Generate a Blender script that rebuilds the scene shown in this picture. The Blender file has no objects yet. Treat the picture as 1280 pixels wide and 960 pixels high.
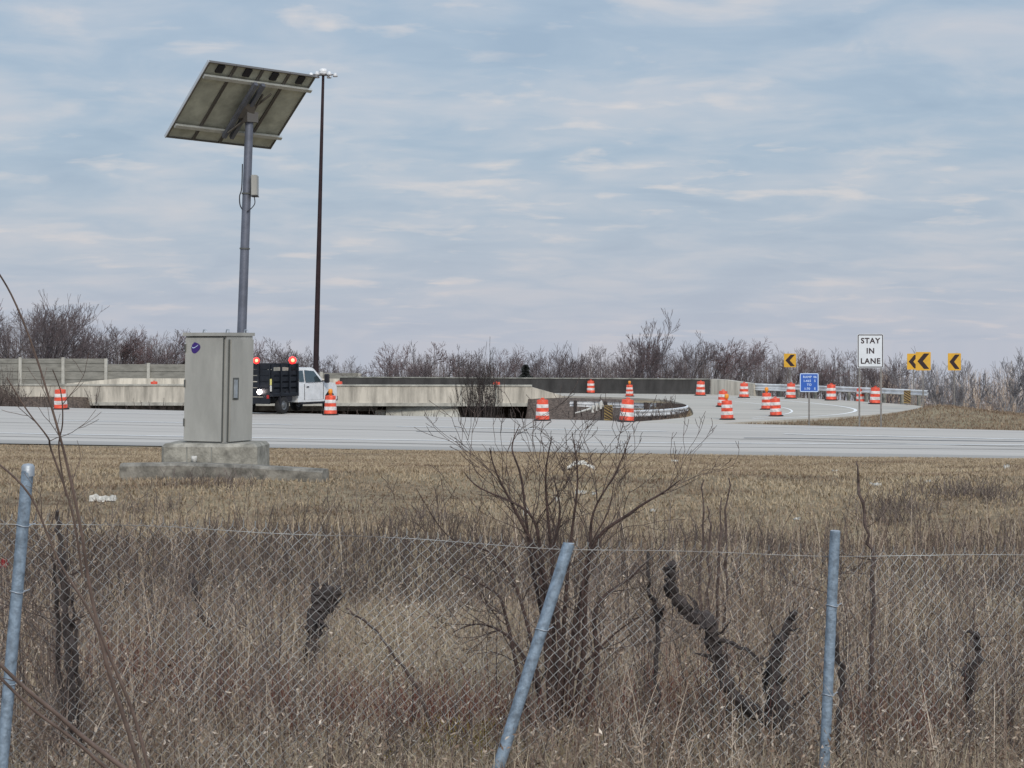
import bpy, math, random
import numpy as np
from mathutils import Vector, Matrix, Quaternion
R = math.radians
random.seed(7)
rng = np.random.default_rng(7)
sc = bpy.context.scene
C = sc.collection
F = 2400.0; CZ = 3.2; HY = 430.0

# ------------------------------------------------------------------ camera
cam_d = bpy.data.cameras.new('camera'); cam = bpy.data.objects.new('camera', cam_d); C.objects.link(cam)
cam_d.sensor_width = 36; cam_d.lens = 36 * F / 1280; cam_d.shift_y = -(480 - HY) / 1280
cam_d.clip_start = 0.1; cam_d.clip_end = 3000
cam.location = (0, 0, CZ); cam.rotation_euler = (R(90), 0, 0)
sc.camera = cam
sc.view_settings.view_transform = 'Standard'; sc.view_settings.look = 'None'
sc.view_settings.exposure = 0.0; sc.view_settings.gamma = 1.0; sc.view_settings.use_curve_mapping = False

# ------------------------------------------------------------------ sky
SUN_EL = 34; SUN_AZ = 168     # azimuth measured from +Y towards +X: behind the camera, to the left
w = bpy.data.worlds.new('World'); sc.world = w; w.use_nodes = True
nt = w.node_tree; nt.nodes.clear(); N = nt.nodes.new; L = nt.links.new
def mnode(tree, op, a, b=None, c=None, clamp=False):
    n = tree.nodes.new('ShaderNodeMath'); n.operation = op; n.use_clamp = clamp
    for i, v in enumerate((a, b, c)):
        if v is None: continue
        if isinstance(v, (int, float)): n.inputs[i].default_value = v
        else: tree.links.new(v, n.inputs[i])
    return n.outputs[0]
def ramp(tree, fac, stops, interp='LINEAR'):
    n = tree.nodes.new('ShaderNodeValToRGB'); n.color_ramp.interpolation = interp
    el = n.color_ramp.elements
    while len(el) > 1: el.remove(el[-1])
    el[0].position = stops[0][0]; el[0].color = (*stops[0][1], 1)
    for p, c in stops[1:]:
        e = el.new(p); e.color = (*c, 1)
    if fac is not None: tree.links.new(fac, n.inputs[0])
    return n.outputs[0]
def mixc(tree, fac, a, b, mode='MIX'):
    n = tree.nodes.new('ShaderNodeMix'); n.data_type = 'RGBA'; n.blend_type = mode
    for i, v in ((0, fac), (6, a), (7, b)):
        if isinstance(v, (int, float)): n.inputs[i].default_value = v
        elif isinstance(v, tuple): n.inputs[i].default_value = (*v, 1)
        else: tree.links.new(v, n.inputs[i])
    return n.outputs[2]
sky = N('ShaderNodeTexSky'); sky.sky_type = 'NISHITA'; sky.sun_disc = False
sky.sun_elevation = R(SUN_EL); sky.sun_rotation = R(SUN_AZ); sky.air_density = 1.2; sky.dust_density = 2.0
tc = N('ShaderNodeTexCoord'); sep = N('ShaderNodeSeparateXYZ'); L(tc.outputs['Generated'], sep.inputs[0])
zc = mnode(nt, 'MAXIMUM', sep.outputs[2], 0.0)
den = mnode(nt, 'ADD', zc, 0.17)
cx_ = mnode(nt, 'DIVIDE', sep.outputs[0], den); cy_ = mnode(nt, 'DIVIDE', sep.outputs[1], den)
cmb = N('ShaderNodeCombineXYZ'); L(cx_, cmb.inputs[0]); L(cy_, cmb.inputs[1])
def wnoise(scale, detail, rough, off, dist=0.0, sx=1.0, sy=1.0):
    m = N('ShaderNodeMapping'); m.inputs['Location'].default_value = (off, off * .7, 0); m.inputs['Scale'].default_value = (sx, sy, 1)
    L(cmb.outputs[0], m.inputs[0])
    n = N('ShaderNodeTexNoise'); n.inputs['Scale'].default_value = scale; n.inputs['Detail'].default_value = detail
    n.inputs['Roughness'].default_value = rough; n.inputs['Distortion'].default_value = dist
    L(m.outputs[0], n.inputs[0]); return n.outputs[0]
n_big = wnoise(2.2, 4, .55, 3.3, .3)
n_mid = wnoise(5.2, 5, .55, 11.0, .5, .8, 1.0)
n_hi = wnoise(7.8, 4, .5, 27.5, .3, .8, 1.1)
# altostratus veil: blue grey gaps, lighter folds
veil = mnode(nt, 'ADD', mnode(nt, 'MULTIPLY', n_big, .55), mnode(nt, 'MULTIPLY', n_mid, .45))
base = ramp(nt, veil, [(.36, (.35, .455, .59)), (.46, (.40, .50, .625)), (.56, (.49, .555, .65)), (.66, (.56, .59, .66))])
puff = ramp(nt, mnode(nt, 'ADD', mnode(nt, 'MULTIPLY', n_mid, .45), mnode(nt, 'MULTIPLY', n_hi, .55)),
            [(.53, (0, 0, 0)), (.585, (.45, .45, .45)), (.66, (1, 1, 1))])
gate = ramp(nt, wnoise(1.3, 3, .5, 51.0, .3), [(.40, (.12, .12, .12)), (.60, (1, 1, 1))])
col = mixc(nt, mnode(nt, 'MULTIPLY', mnode(nt, 'MULTIPLY', puff, .85), gate), base, (.74, .69, .68))
hor = ramp(nt, zc, [(0.0, (1, 1, 1)), (.035, (.55, .55, .55)), (.10, (0, 0, 0))])
col = mixc(nt, mnode(nt, 'MULTIPLY', hor, .62), col, (.585, .585, .66))
up = ramp(nt, zc, [(.18, (1.0, 1.0, 1.0)), (.5, (1.0, 1.0, 1.0))])
bg1 = N('ShaderNodeBackground'); L(sky.outputs[0], bg1.inputs[0]); bg1.inputs[1].default_value = 0.10
bg2 = N('ShaderNodeBackground'); L(col, bg2.inputs[0])
st = N('ShaderNodeMapRange'); st.inputs[1].default_value = .18; st.inputs[2].default_value = .55; st.inputs[3].default_value = 1.0; st.inputs[4].default_value = 1.55
L(zc, st.inputs[0]); L(st.outputs[0], bg2.inputs[1])
mx = N('ShaderNodeMixShader'); mx.inputs[0].default_value = .88; L(bg1.outputs[0], mx.inputs[1]); L(bg2.outputs[0], mx.inputs[2])
wo = N('ShaderNodeOutputWorld'); L(mx.outputs[0], wo.inputs[0])

# ------------------------------------------------------------------ sun (veiled)
sl = bpy.data.lights.new('sun', 'SUN'); sl.energy = 1.9; sl.angle = R(14); sl.color = (1, .93, .84)
so = bpy.data.objects.new('sun', sl); C.objects.link(so)
sd = Vector((math.sin(R(SUN_AZ)) * math.cos(R(SUN_EL)), math.cos(R(SUN_AZ)) * math.cos(R(SUN_EL)), math.sin(R(SUN_EL))))
so.rotation_euler = (-sd).to_track_quat('-Z', 'Y').to_euler(); so.location = (0, -20, 60)

# ------------------------------------------------------------------ materials
def mat(name, col, rough=.8, metal=0.0, var=0.0, vscale=3.0, bump=0.0, bscale=30.0, col2=None, emit=None, estr=0, alpha=None, spec=None, stretch=None):
    m = bpy.data.materials.new(name); m.use_nodes = True; t = m.node_tree; b = t.nodes['Principled BSDF']
    b.inputs['Base Color'].default_value = (*col, 1); b.inputs['Roughness'].default_value = rough; b.inputs['Metallic'].default_value = metal
    if spec is not None: b.inputs['Specular IOR Level'].default_value = spec
    if var or bump:
        tcn = t.nodes.new('ShaderNodeTexCoord'); mp = t.nodes.new('ShaderNodeMapping')
        if stretch: mp.inputs['Scale'].default_value = stretch
        t.links.new(tcn.outputs['Object'], mp.inputs[0])
    if var:
        n = t.nodes.new('ShaderNodeTexNoise'); n.inputs['Scale'].default_value = vscale; n.inputs['Detail'].default_value = 7; n.inputs['Roughness'].default_value = .65
        t.links.new(mp.outputs[0], n.inputs[0])
        c2 = col2 or tuple(c * (1 - var) for c in col); c1 = tuple(min(1, c * (1 + var * .4)) for c in col)
        cr = ramp(t, n.outputs[0], [(.35, c2), (.62, c1)]); t.links.new(cr, b.inputs['Base Color'])
    if bump:
        n2 = t.nodes.new('ShaderNodeTexNoise'); n2.inputs['Scale'].default_value = bscale; n2.inputs['Detail'].default_value = 5
        t.links.new(mp.outputs[0], n2.inputs[0]); bp = t.nodes.new('ShaderNodeBump'); bp.inputs['Strength'].default_value = bump; bp.inputs['Distance'].default_value = .02
        t.links.new(n2.outputs[0], bp.inputs['Height']); t.links.new(bp.outputs[0], b.inputs['Normal'])
    if emit: b.inputs['Emission Color'].default_value = (*emit, 1); b.inputs['Emission Strength'].default_value = estr
    if alpha is not None: b.inputs['Alpha'].default_value = alpha
    return m
def ramp_mat(name, stops, rough=.85, attr='rnd', trans=0.0):
    m = bpy.data.materials.new(name); m.use_nodes = True; t = m.node_tree; b = t.nodes['Principled BSDF']
    a = t.nodes.new('ShaderNodeAttribute'); a.attribute_name = attr
    t.links.new(ramp(t, a.outputs['Fac'], stops), b.inputs['Base Color']); b.inputs['Roughness'].default_value = rough
    b.inputs['Specular IOR Level'].default_value = .25
    return m
M = {}
M['galv'] = mat('galvanised_steel', (.42, .46, .50), .5, .5, .25, 6, .1, 60)
M['rail'] = mat('weathered_rail', (.74, .75, .76), .5, .1, .28, 1.2, .05, 20)
M['post_paint'] = mat('blue_grey_pipe', (.225, .29, .36), .6, .15, .42, 22, .3, 60)
M['wire'] = mat('fence_wire', (.42, .43, .42), .45, .5, .5, 1.4, col2=(.15, .125, .11))
M['cab'] = mat('cabinet_paint', (.405, .402, .372), .45, .1, .16, 2.5, .03, 40, stretch=(1, 1, .35))
M['cab_dark'] = mat('cabinet_gasket', (.10, .105, .10), .7)
M['conc'] = mat('concrete', (.46, .45, .40), .9, 0, .35, 1.6, .35, 25)
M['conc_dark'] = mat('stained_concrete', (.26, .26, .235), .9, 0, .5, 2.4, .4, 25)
M['kerb2'] = mat('weathered_pad_concrete', (.34, .325, .28), .95, 0, .5, 4, .6, 30)
M['kerb'] = mat('dirty_kerb_concrete', (.24, .225, .195), .95, 0, .55, 5, .6, 30)
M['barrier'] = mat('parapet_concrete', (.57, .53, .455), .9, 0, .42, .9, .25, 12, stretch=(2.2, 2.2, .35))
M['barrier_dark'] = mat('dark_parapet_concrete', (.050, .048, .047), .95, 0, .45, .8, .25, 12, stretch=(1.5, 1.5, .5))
M['noise'] = mat('noise_wall_panel', (.27, .265, .235), .9, 0, .3, .7, .3, 6, stretch=(1, 1, 4))
M['noise_post'] = mat('noise_wall_post', (.50, .49, .44), .9, 0, .2, 2)
M['pole'] = mat('solar_pole_steel', (.165, .18, .225), .5, .4, .2, 5, .05, 60)
M['mast'] = mat('weathering_steel', (.028, .014, .017), .8, .1, .4, 1.5)
M['backsheet'] = mat('panel_backsheet', (.52, .54, .46), .7, 0, .3, 3)
M['frame_dark'] = mat('anodised_frame', (.16, .15, .14), .5, .5)
M['frame_light'] = mat('aluminium_edge', (.62, .63, .64), .35, .6)
M['alu'] = mat('rail_aluminium', (.60, .62, .60), .4, .5, .15, 6)
M['cells'] = mat('solar_cells', (.01, .015, .04), .15, .2)
M['black'] = mat('black_plastic', (.012, .012, .018), .6)
M['blackpaint'] = mat('black_steel_paint', (.012, .015, .022), .45, .2, .4, 4)
M['white'] = mat('white_vehicle_paint', (.84, .86, .88), .3, .1, .12, 3)
M['glass'] = mat('tinted_glass', (.10, .14, .16), .05, .6)
M['rubber'] = mat('tyre_rubber', (.018, .018, .02), .85)
M['hub'] = mat('wheel_steel', (.20, .21, .22), .5, .6)
M['orange'] = mat('drum_orange', (.72, .082, .036), .5, 0, .5, 5)
M['orange_top'] = mat('drum_orange_top', (.78, .10, .04), .5, 0, .25, 4)
M['band'] = mat('reflective_white_band', (.68, .63, .60), .45, 0, .4, 5)
M['amber'] = mat('amber_lens', (.80, .30, .03), .3)
M['yellow'] = mat('sign_yellow', (.72, .40, .035), .5, 0, .12, 3)
M['dull_yellow'] = mat('faded_marker_yellow', (.30, .21, .07), .6, 0, .3, 5)
M['signblack'] = mat('sign_black', (.022, .008, .012), .5)
M['signwhite'] = mat('sign_white', (.66, .69, .72), .4, 0, .07, 3)
M['signblue'] = mat('sign_blue', (.018, .10, .44), .45)
M['bluewhite'] = mat('sign_lettering', (.50, .62, .82), .5)
M['signback'] = mat('sign_back', (.30, .31, .32), .5, .5)
M['signpost'] = mat('sign_post_steel', (.24, .23, .22), .6, .5, .3, 6)
M['red_l'] = mat('red_strobe_lens', (.8, .05, .03), .3, emit=(1, .03, .03), estr=2.0)
M['bulb'] = mat('glowing_bulb', (.9, .8, .5), .3, emit=(1, .25, .08), estr=2.2)
M['white_l'] = mat('white_lamp_lens', (.9, .85, .8), .3, emit=(1, .86, .80), estr=14)
M['yellow_strip'] = mat('yellow_reflector', (.65, .60, .20), .4)
M['purple'] = mat('purple_sticker', (.045, .018, .17), .4)
M['litter'] = mat('white_plastic_scrap', (.62, .61, .57), .6, 0, .35, 25)
M['redlitter'] = mat('red_scrap', (.35, .02, .03), .5)
M['bark'] = mat('grey_brown_bark', (.115, .085, .075), .95, 0, .5, 14, .8, 60, stretch=(1, 1, .3))
M['bark_dark'] = mat('dark_wet_bark', (.062, .050, .047), .95, 0, .5, 18, 1, 50, stretch=(1, 1, .25))
M['bark_mid'] = mat('shrub_bark', (.11, .080, .070), .95, 0, .45, 16, .6, 60)
M['bark_red'] = mat('dark_reddish_bark', (.080, .052, .045), .95, 0, .5, 14, .8, 50)
M['cane'] = mat('cane_bark', (.17, .122, .10), .8, 0, .35, 10)
M['far_bark'] = mat('distant_bark', (.085, .074, .078), .95, 0, .3, .5)
M['far_twig'] = mat('distant_twigs', (.150, .122, .126), .95, 0, .25, .4)
M['far_twig_red'] = mat('distant_twigs_reddish', (.175, .118, .118), .95, 0, .25, .4)
M['far_twig_pale'] = mat('distant_twigs_pale', (.235, .225, .235), .95, 0, .25, .4)
M['far_pale_bark'] = mat('distant_pale_bark', (.33, .32, .32), .95, 0, .3, .5)
M['evergreen'] = mat('dark_evergreen', (.040, .046, .044), .95)
M['roof'] = mat('dark_shingles', (.055, .042, .048), .9, 0, .3, 2)
M['siding'] = mat('house_siding', (.22, .20, .19), .9)
M['grass'] = ramp_mat('dry_grass_blades', [(0, (.20, .155, .115)), (.4, (.36, .29, .205)), (.75, (.50, .42, .30)), (1, (.68, .60, .45))])
M['field'] = ramp_mat('field_grass_blades', [(0, (.17, .120, .085)), (.3, (.30, .228, .158)), (.6, (.40, .315, .215)), (.85, (.47, .385, .265)), (1, (.60, .51, .37))])
M['stems'] = ramp_mat('dead_stems', [(0, (.12, .084, .068)), (.45, (.25, .180, .145)), (.8, (.45, .355, .28)), (1, (.80, .68, .54))])
M['dark_stems'] = ramp_mat('dark_brush_stems', [(0, (.070, .056, .052)), (.6, (.15, .12, .108)), (1, (.26, .215, .19))])
M['leaves'] = ramp_mat('dead_leaves', [(0, (.09, .06, .045)), (.4, (.26, .185, .135)), (.8, (.46, .37, .29)), (1, (.72, .63, .53))])
M['olive'] = ramp_mat('yellow_green_shoots', [(0, (.12, .10, .03)), (.6, (.30, .22, .04)), (1, (.42, .34, .06))])
M['redstem'] = ramp_mat('reddish_shoots', [(0, (.10, .035, .03)), (1, (.24, .09, .07))])

def ground_mat():
    m = bpy.data.materials.new('dormant_turf'); m.use_nodes = True; t = m.node_tree; b = t.nodes['Principled BSDF']
    g = t.nodes.new('ShaderNodeNewGeometry')
    def nz(s, d=6, r=.6, st=(1, 1, 1)):
        mp = t.nodes.new('ShaderNodeMapping'); mp.inputs['Scale'].default_value = st; t.links.new(g.outputs['Position'], mp.inputs[0])
        n = t.nodes.new('ShaderNodeTexNoise'); n.inputs['Scale'].default_value = s; n.inputs['Detail'].default_value = d; n.inputs['Roughness'].default_value = r
        t.links.new(mp.outputs[0], n.inputs[0]); return n.outputs[0]
    c = ramp(t, nz(.6, 8, .75), [(.3, (.20, .155, .108)), (.48, (.29, .235, .160)), (.66, (.36, .30, .20))])
    c2 = ramp(t, nz(7, 6, .7), [(.3, (.45, .42, .40)), (.55, (1, 1, 1)), (.75, (1.35, 1.3, 1.2))])
    c = mixc(t, .8, c, c2, 'MULTIPLY')
    gr = ramp(t, nz(.13, 3, .5), [(.55, (0, 0, 0)), (.7, (.35, .35, .35))])
    c = mixc(t, gr, c, (.20, .195, .11))
    t.links.new(c, b.inputs['Base Color']); b.inputs['Roughness'].default_value = 1; b.inputs['Specular IOR Level'].default_value = .1
    bp = t.nodes.new('ShaderNodeBump'); bp.inputs['Strength'].default_value = .8; bp.inputs['Distance'].default_value = .06
    t.links.new(nz(9, 6, .7), bp.inputs['Height']); t.links.new(bp.outputs[0], b.inputs['Normal'])
    return m
M['ground'] = ground_mat()
M['floor'] = mat('leaf_strewn_soil', (.13, .098, .078), 1, 0, .55, 6, .9, 12, col2=(.035, .026, .022))
def road_mat(name, base, ang):
    m = bpy.data.materials.new(name); m.use_nodes = True; t = m.node_tree; b = t.nodes['Principled BSDF']
    g = t.nodes.new('ShaderNodeNewGeometry')
    rot = t.nodes.new('ShaderNodeMapping'); rot.inputs['Rotation'].default_value = (0, 0, -ang); t.links.new(g.outputs['Position'], rot.inputs[0])
    def nz(s, st, d=6, r=.6):
        mp = t.nodes.new('ShaderNodeMapping'); mp.inputs['Scale'].default_value = st; t.links.new(rot.outputs[0], mp.inputs[0])
        n = t.nodes.new('ShaderNodeTexNoise'); n.inputs['Scale'].default_value = s; n.inputs['Detail'].default_value = d; n.inputs['Roughness'].default_value = r
        t.links.new(mp.outputs[0], n.inputs[0]); return n.outputs[0]
    c = ramp(t, nz(1, (.02, .55, 1), 5), [(.3, tuple(v * .84 for v in base)), (.5, base), (.7, tuple(v * 1.1 for v in base))])
    c = mixc(t, .9, c, ramp(t, nz(1, (.03, 2.2, 1), 6, .7), [(.30, (.55, .55, .56)), (.43, (.95, .95, .95)), (.7, (1.06, 1.06, 1.06))]), 'MULTIPLY')
    c = mixc(t, .5, c, ramp(t, nz(14, (1, 1, 1), 4, .8), [(.3, (.8, .8, .8)), (.7, (1.15, 1.15, 1.15))]), 'MULTIPLY')
    t.links.new(c, b.inputs['Base Color']); b.inputs['Roughness'].default_value = .75
    return m
M['road'] = road_mat('worn_pavement', (.485, .45, .405), math.atan2(-.45, 1))
M['shoulder'] = road_mat('gritty_shoulder', (.35, .33, .30), math.atan2(-.29, 1))
M['ramp'] = road_mat('ramp_concrete', (.47, .435, .375), math.atan2(-.5, 1))
M['line'] = mat('worn_white_paint', (.90, .90, .88), .6, 0, .18, 2)
M['seam'] = mat('seam_sealant', (.26, .26, .26), .8, 0, .4, .6)
M['tar'] = mat('tyre_rubber_mark', (.24, .245, .25), .8, 0, .3, 2)

# ------------------------------------------------------------------ helpers
def P(px, py, D): return Vector(((px - 640) / F * D, D, CZ - (py - HY) / F * D))
def G(px, py, z=0.0):
    D = F * (CZ - z) / (py - HY); return Vector(((px - 640) / F * D, D, z))
def PX(px, D): return (px - 640) / F * D
def new_mesh(name, V, Fc, rnd=None, smooth=False):
    me = bpy.data.meshes.new(name); V = np.asarray(V, dtype=np.float32); Fc = np.asarray(Fc, dtype=np.int32)
    k = Fc.shape[1]; me.vertices.add(len(V)); me.vertices.foreach_set('co', V.ravel())
    me.loops.add(Fc.size); me.loops.foreach_set('vertex_index', Fc.ravel())
    me.polygons.add(len(Fc)); me.polygons.foreach_set('loop_start', np.arange(len(Fc), dtype=np.int32) * k)
    me.update(calc_edges=True)
    if rnd is not None:
        a = me.attributes.new('rnd', 'FLOAT', 'POINT'); a.data.foreach_set('value', np.asarray(rnd, dtype=np.float32))
    if smooth: me.polygons.foreach_set('use_smooth', np.ones(len(Fc), dtype=bool))
    return me
def tubes(P0, P1, R0, R1, sides=3):
    P0 = np.asarray(P0, float); P1 = np.asarray(P1, float); R0 = np.asarray(R0, float); R1 = np.asarray(R1, float)
    d = P1 - P0; ln = np.linalg.norm(d, axis=1, keepdims=True); d = d / np.maximum(ln, 1e-9)
    ref = np.where(np.abs(d[:, 2:3]) > .9, np.array([[1., 0, 0]]), np.array([[0., 0, 1]]))
    u = np.cross(d, ref); u /= np.maximum(np.linalg.norm(u, axis=1, keepdims=True), 1e-9); v = np.cross(d, u)
    n = len(P0); V = np.zeros((n, 2, sides, 3)); 
    for i in range(sides):
        a = 2 * math.pi * i / sides; o = u * math.cos(a) + v * math.sin(a)
        V[:, 0, i] = P0 + o * R0[:, None]; V[:, 1, i] = P1 + o * R1[:, None]
    b = (np.arange(n) * 2 * sides)[:, None]; i = np.arange(sides); j = (i + 1) % sides
    Fc = np.stack([b + i, b + j, b + sides + j, b + sides + i], axis=2).reshape(-1, 4)
    return V.reshape(-1, 3), Fc
def link(name, me, m, parent=None, loc=None):
    o = bpy.data.objects.new(name, me); C.objects.link(o)
    for mm in (m if isinstance(m, (list, tuple)) else [m]): me.materials.append(mm)
    if parent: o.parent = parent
    if loc is not None: o.location = loc
    return o
def tag(o, label=None, cat=None, group=None, kind=None):
    if label: o['label'] = label
    if cat: o['category'] = cat
    if group: o['group'] = group
    if kind: o['kind'] = kind
    return o
def thing(name, label, cat, loc=(0, 0, 0), rz=0, group=None):
    o = bpy.data.objects.new(name, None); C.objects.link(o); o.location = loc; o.rotation_euler = (0, 0, rz)
    o.empty_display_size = .3
    return tag(o, label, cat, group)
def root_loc(o):
    while o.parent: o = o.parent
    return Vector(o.location)
class MB:
    def __init__(s): s.v = []; s.f = []; s.m = []; s.sm = []
    def add(s, vs, fs, mi=0, smooth=False):
        b = len(s.v); s.v += [Vector(v) for v in vs]
        for f in fs: s.f.append(tuple(b + i for i in f)); s.m.append(mi); s.sm.append(smooth)
        return s
    def box(s, c, size, rot=None, mi=0, bev=0.0):
        hx, hy, hz = size[0] / 2, size[1] / 2, size[2] / 2; c = Vector(c); rot = rot or Matrix.Identity(3)
        if bev:
            b = min(bev, hx * .9, hy * .9, hz * .9); vs = []; 
            for sz, k in ((-1, 1), (-1, 0), (1, 0), (1, 1)):
                ex = hx - (b if k else 0); ey = hy - (b if k else 0); z = sz * (hz if k else hz - b)
                bb = b if not k else b * .4
                for (x, y) in ((-ex + bb, -ey), (ex - bb, -ey), (ex, -ey + bb), (ex, ey - bb), (ex - bb, ey), (-ex + bb, ey), (-ex, ey - bb), (-ex, -ey + bb)):
                    vs.append(c + rot @ Vector((x, y, z)))
            fs = [tuple(reversed(range(8))), tuple(range(24, 32))]
            for r in range(3):
                for i in range(8): j = (i + 1) % 8; fs.append((r * 8 + i, r * 8 + j, r * 8 + 8 + j, r * 8 + 8 + i))
            return s.add(vs, fs, mi)
        vs = [c + rot @ Vector((x * hx, y * hy, z * hz)) for z in (-1, 1) for (x, y) in ((-1, -1), (1, -1), (1, 1), (-1, 1))]
        return s.add(vs, [(3, 2, 1, 0), (4, 5, 6, 7), (0, 1, 5, 4), (1, 2, 6, 5), (2, 3, 7, 6), (3, 0, 4, 7)], mi)
    def tube(s, pts, rad, sides=8, mi=0, cap=True, jit=0.0, smooth=True):
        pts = [Vector(p) for p in pts]; n = len(pts)
        rad = [rad] * n if isinstance(rad, (int, float)) else list(rad)
        vs = []; u = None
        for i, p in enumerate(pts):
            d = (pts[min(i + 1, n - 1)] - pts[max(i - 1, 0)]).normalized()
            if u is None: u = d.orthogonal().normalized()
            else: u = (u - d * u.dot(d)).normalized()
            v = d.cross(u)
            for k in range(sides):
                a = 2 * math.pi * k / sides; r = rad[i] * (1 + jit * (random.random() - .5) * 2)
                vs.append(p + (u * math.cos(a) + v * math.sin(a)) * r)
        fs = [(i * sides + k, i * sides + (k + 1) % sides, (i + 1) * sides + (k + 1) % sides, (i + 1) * sides + k) for i in range(n - 1) for k in range(sides)]
        s.add(vs, fs, mi, smooth)
        if cap: s.add(vs[:sides], [tuple(reversed(range(sides)))], mi); s.add(vs[-sides:], [tuple(range(sides))], mi)
        return s
    def lathe(s, prof, sides=20, c=(0, 0, 0), mis=None, axis=None, smooth=True):
        c = Vector(c); q = axis or Matrix.Identity(3)
        vs = [c + q @ Vector((r * math.cos(2 * math.pi * k / sides), r * math.sin(2 * math.pi * k / sides), z)) for r, z in prof for k in range(sides)]
        b = len(s.v); s.v += vs
        for i in range(len(prof) - 1):
            for k in range(sides):
                j = (k + 1) % sides; s.f.append((b + i * sides + k, b + i * sides + j, b + (i + 1) * sides + j, b + (i + 1) * sides + k))
                s.m.append(mis[i] if mis else 0); s.sm.append(smooth)
        return s
    def prism(s, outline, h0, h1, fn, mi=0):
        n = len(outline); vs = [fn(a, b, h0) for a, b in outline] + [fn(a, b, h1) for a, b in outline]
        fs = [tuple(reversed(range(n))), tuple(range(n, 2 * n))] + [(i, (i + 1) % n, n + (i + 1) % n, n + i) for i in range(n)]
        return s.add(vs, fs, mi)
    def sweep(s, path, prof, closed=False, mi=0):
        """prof: (offset sideways, height) along horizontal path of Vectors"""
        n = len(path); k = len(prof); vs = []
        for i, p in enumerate(path):
            d = path[min(i + 1, n - 1)] - path[max(i - 1, 0)]; d.z = 0; d.normalize(); nrm = Vector((d.y, -d.x, 0))
            for a, h in prof: vs.append(p + nrm * a + Vector((0, 0, h)))
        fs = []
        for i in range(n - 1):
            for j in range(k if closed else k - 1):
                j2 = (j + 1) % k; fs.append((i * k + j, (i + 1) * k + j, (i + 1) * k + j2, i * k + j2))
        if closed: fs += [tuple(range(k)), tuple(reversed(range((n - 1) * k, n * k)))]
        return s.add(vs, fs, mi)
    def build(s, name, m, parent=None, world=False, fixn=True):
        off = root_loc(parent) if (world and parent) else Vector((0, 0, 0))
        me = bpy.data.meshes.new(name); me.from_pydata([tuple(v - off) for v in s.v], [], s.f)
        me.polygons.foreach_set('material_index', s.m); me.polygons.foreach_set('use_smooth', s.sm); me.update()
        return link(name, me, m, parent)
def copy_tree(o, parent=None):
    c = o.copy(); C.objects.link(c)
    if parent: c.parent = parent
    for ch in [x for x in o.children]: copy_tree(ch, c)
    return c
def rotz(a): return Matrix.Rotation(a, 3, 'Z')
def smooth_path(pts, n=6):
    out = []; pts = [Vector(p) for p in pts]; m = len(pts)
    for i in range(m - 1):
        p0 = pts[max(i - 1, 0)]; p1 = pts[i]; p2 = pts[i + 1]; p3 = pts[min(i + 2, m - 1)]
        for k in range(n):
            t = k / n; out.append(.5 * ((2 * p1) + (p2 - p0) * t + (2 * p0 - 5 * p1 + 4 * p2 - p3) * t * t + (3 * p1 - p0 - 3 * p2 + p3) * t ** 3))
    out.append(pts[-1]); return out

# ------------------------------------------------------------------ plan of the roads
def far_edge(x): return 83.0 - .612 * (x + 1.4) + 0.4
def near_edge(x): return 57.3 - .29 * x
ROAD = [(-160, far_edge(-160)), (90, far_edge(90)), (90, near_edge(90)), (-160, near_edge(-160))]
outer = [(-75, 137), (-30, 131.5), (-11.5, 129), (3, 125), (12.7, 122), (14.4, 119), (16.5, 115), (18.3, 110), (20.2, 104), (21, 98.5), (19.6, 93.7), (16.2, 86.6), (12.3, 81.7), (9.9, 79.2), (7.9, 76.6)]
inner = [(5.0, 78.8), (6.6, 81.5), (7.9, 85), (8.6, 91.4), (9.1, 99.7), (9.1, 105), (8.7, 110), (7.5, 113), (5.8, 115.5), (3.2, 118.15), (1.5, 118.2), (0.2, 118.25), (-3, 118.45), (-8, 118.8), (-14, 119.25), (-21, 119.75), (-27.7, 120.2), (-75, 124)]
inner = [(p.x, p.y) for p in smooth_path([(a, b, 0) for a, b in inner], 4)]
outer_s = [(p.x, p.y) for p in smooth_path([(a, b, 0) for a, b in outer], 4)]
RAMP = outer_s + inner
def poly_dist(X, Y, poly):
    X = np.asarray(X, float); Y = np.asarray(Y, float); ins = np.zeros(X.shape, bool); dm = np.full(X.shape, 1e9)
    n = len(poly)
    for i in range(n):
        x1, y1 = poly[i]; x2, y2 = poly[(i + 1) % n]; dx, dy = x2 - x1, y2 - y1
        t = np.clip(((X - x1) * dx + (Y - y1) * dy) / (dx * dx + dy * dy + 1e-12), 0, 1)
        dm = np.minimum(dm, np.hypot(X - x1 - t * dx, Y - y1 - t * dy))
        c = ((y1 > Y) != (y2 > Y)) & (X < (x2 - x1) * (Y - y1) / (y2 - y1 + 1e-12) + x1); ins ^= c
    return np.where(ins, -dm, dm)
_w = [(random.uniform(.15, 1.6), random.uniform(0, 6.28), random.uniform(0, 6.28)) for _ in range(14)]
def wob(X, Y):
    z = 0
    for f, a, b in _w: z = z + np.sin(f * (X * math.cos(a) + Y * math.sin(a)) + b) / (1 + f * 1.5)
    return z / 5
NY = [-60, 2, 5, 7, 8.5, 10, 11, 14, 20, 24, 30]; NZ = [1.55, 1.6, 1.5, 1.25, 1.0, .74, .64, .62, .76, .92, 1.17]
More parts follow.
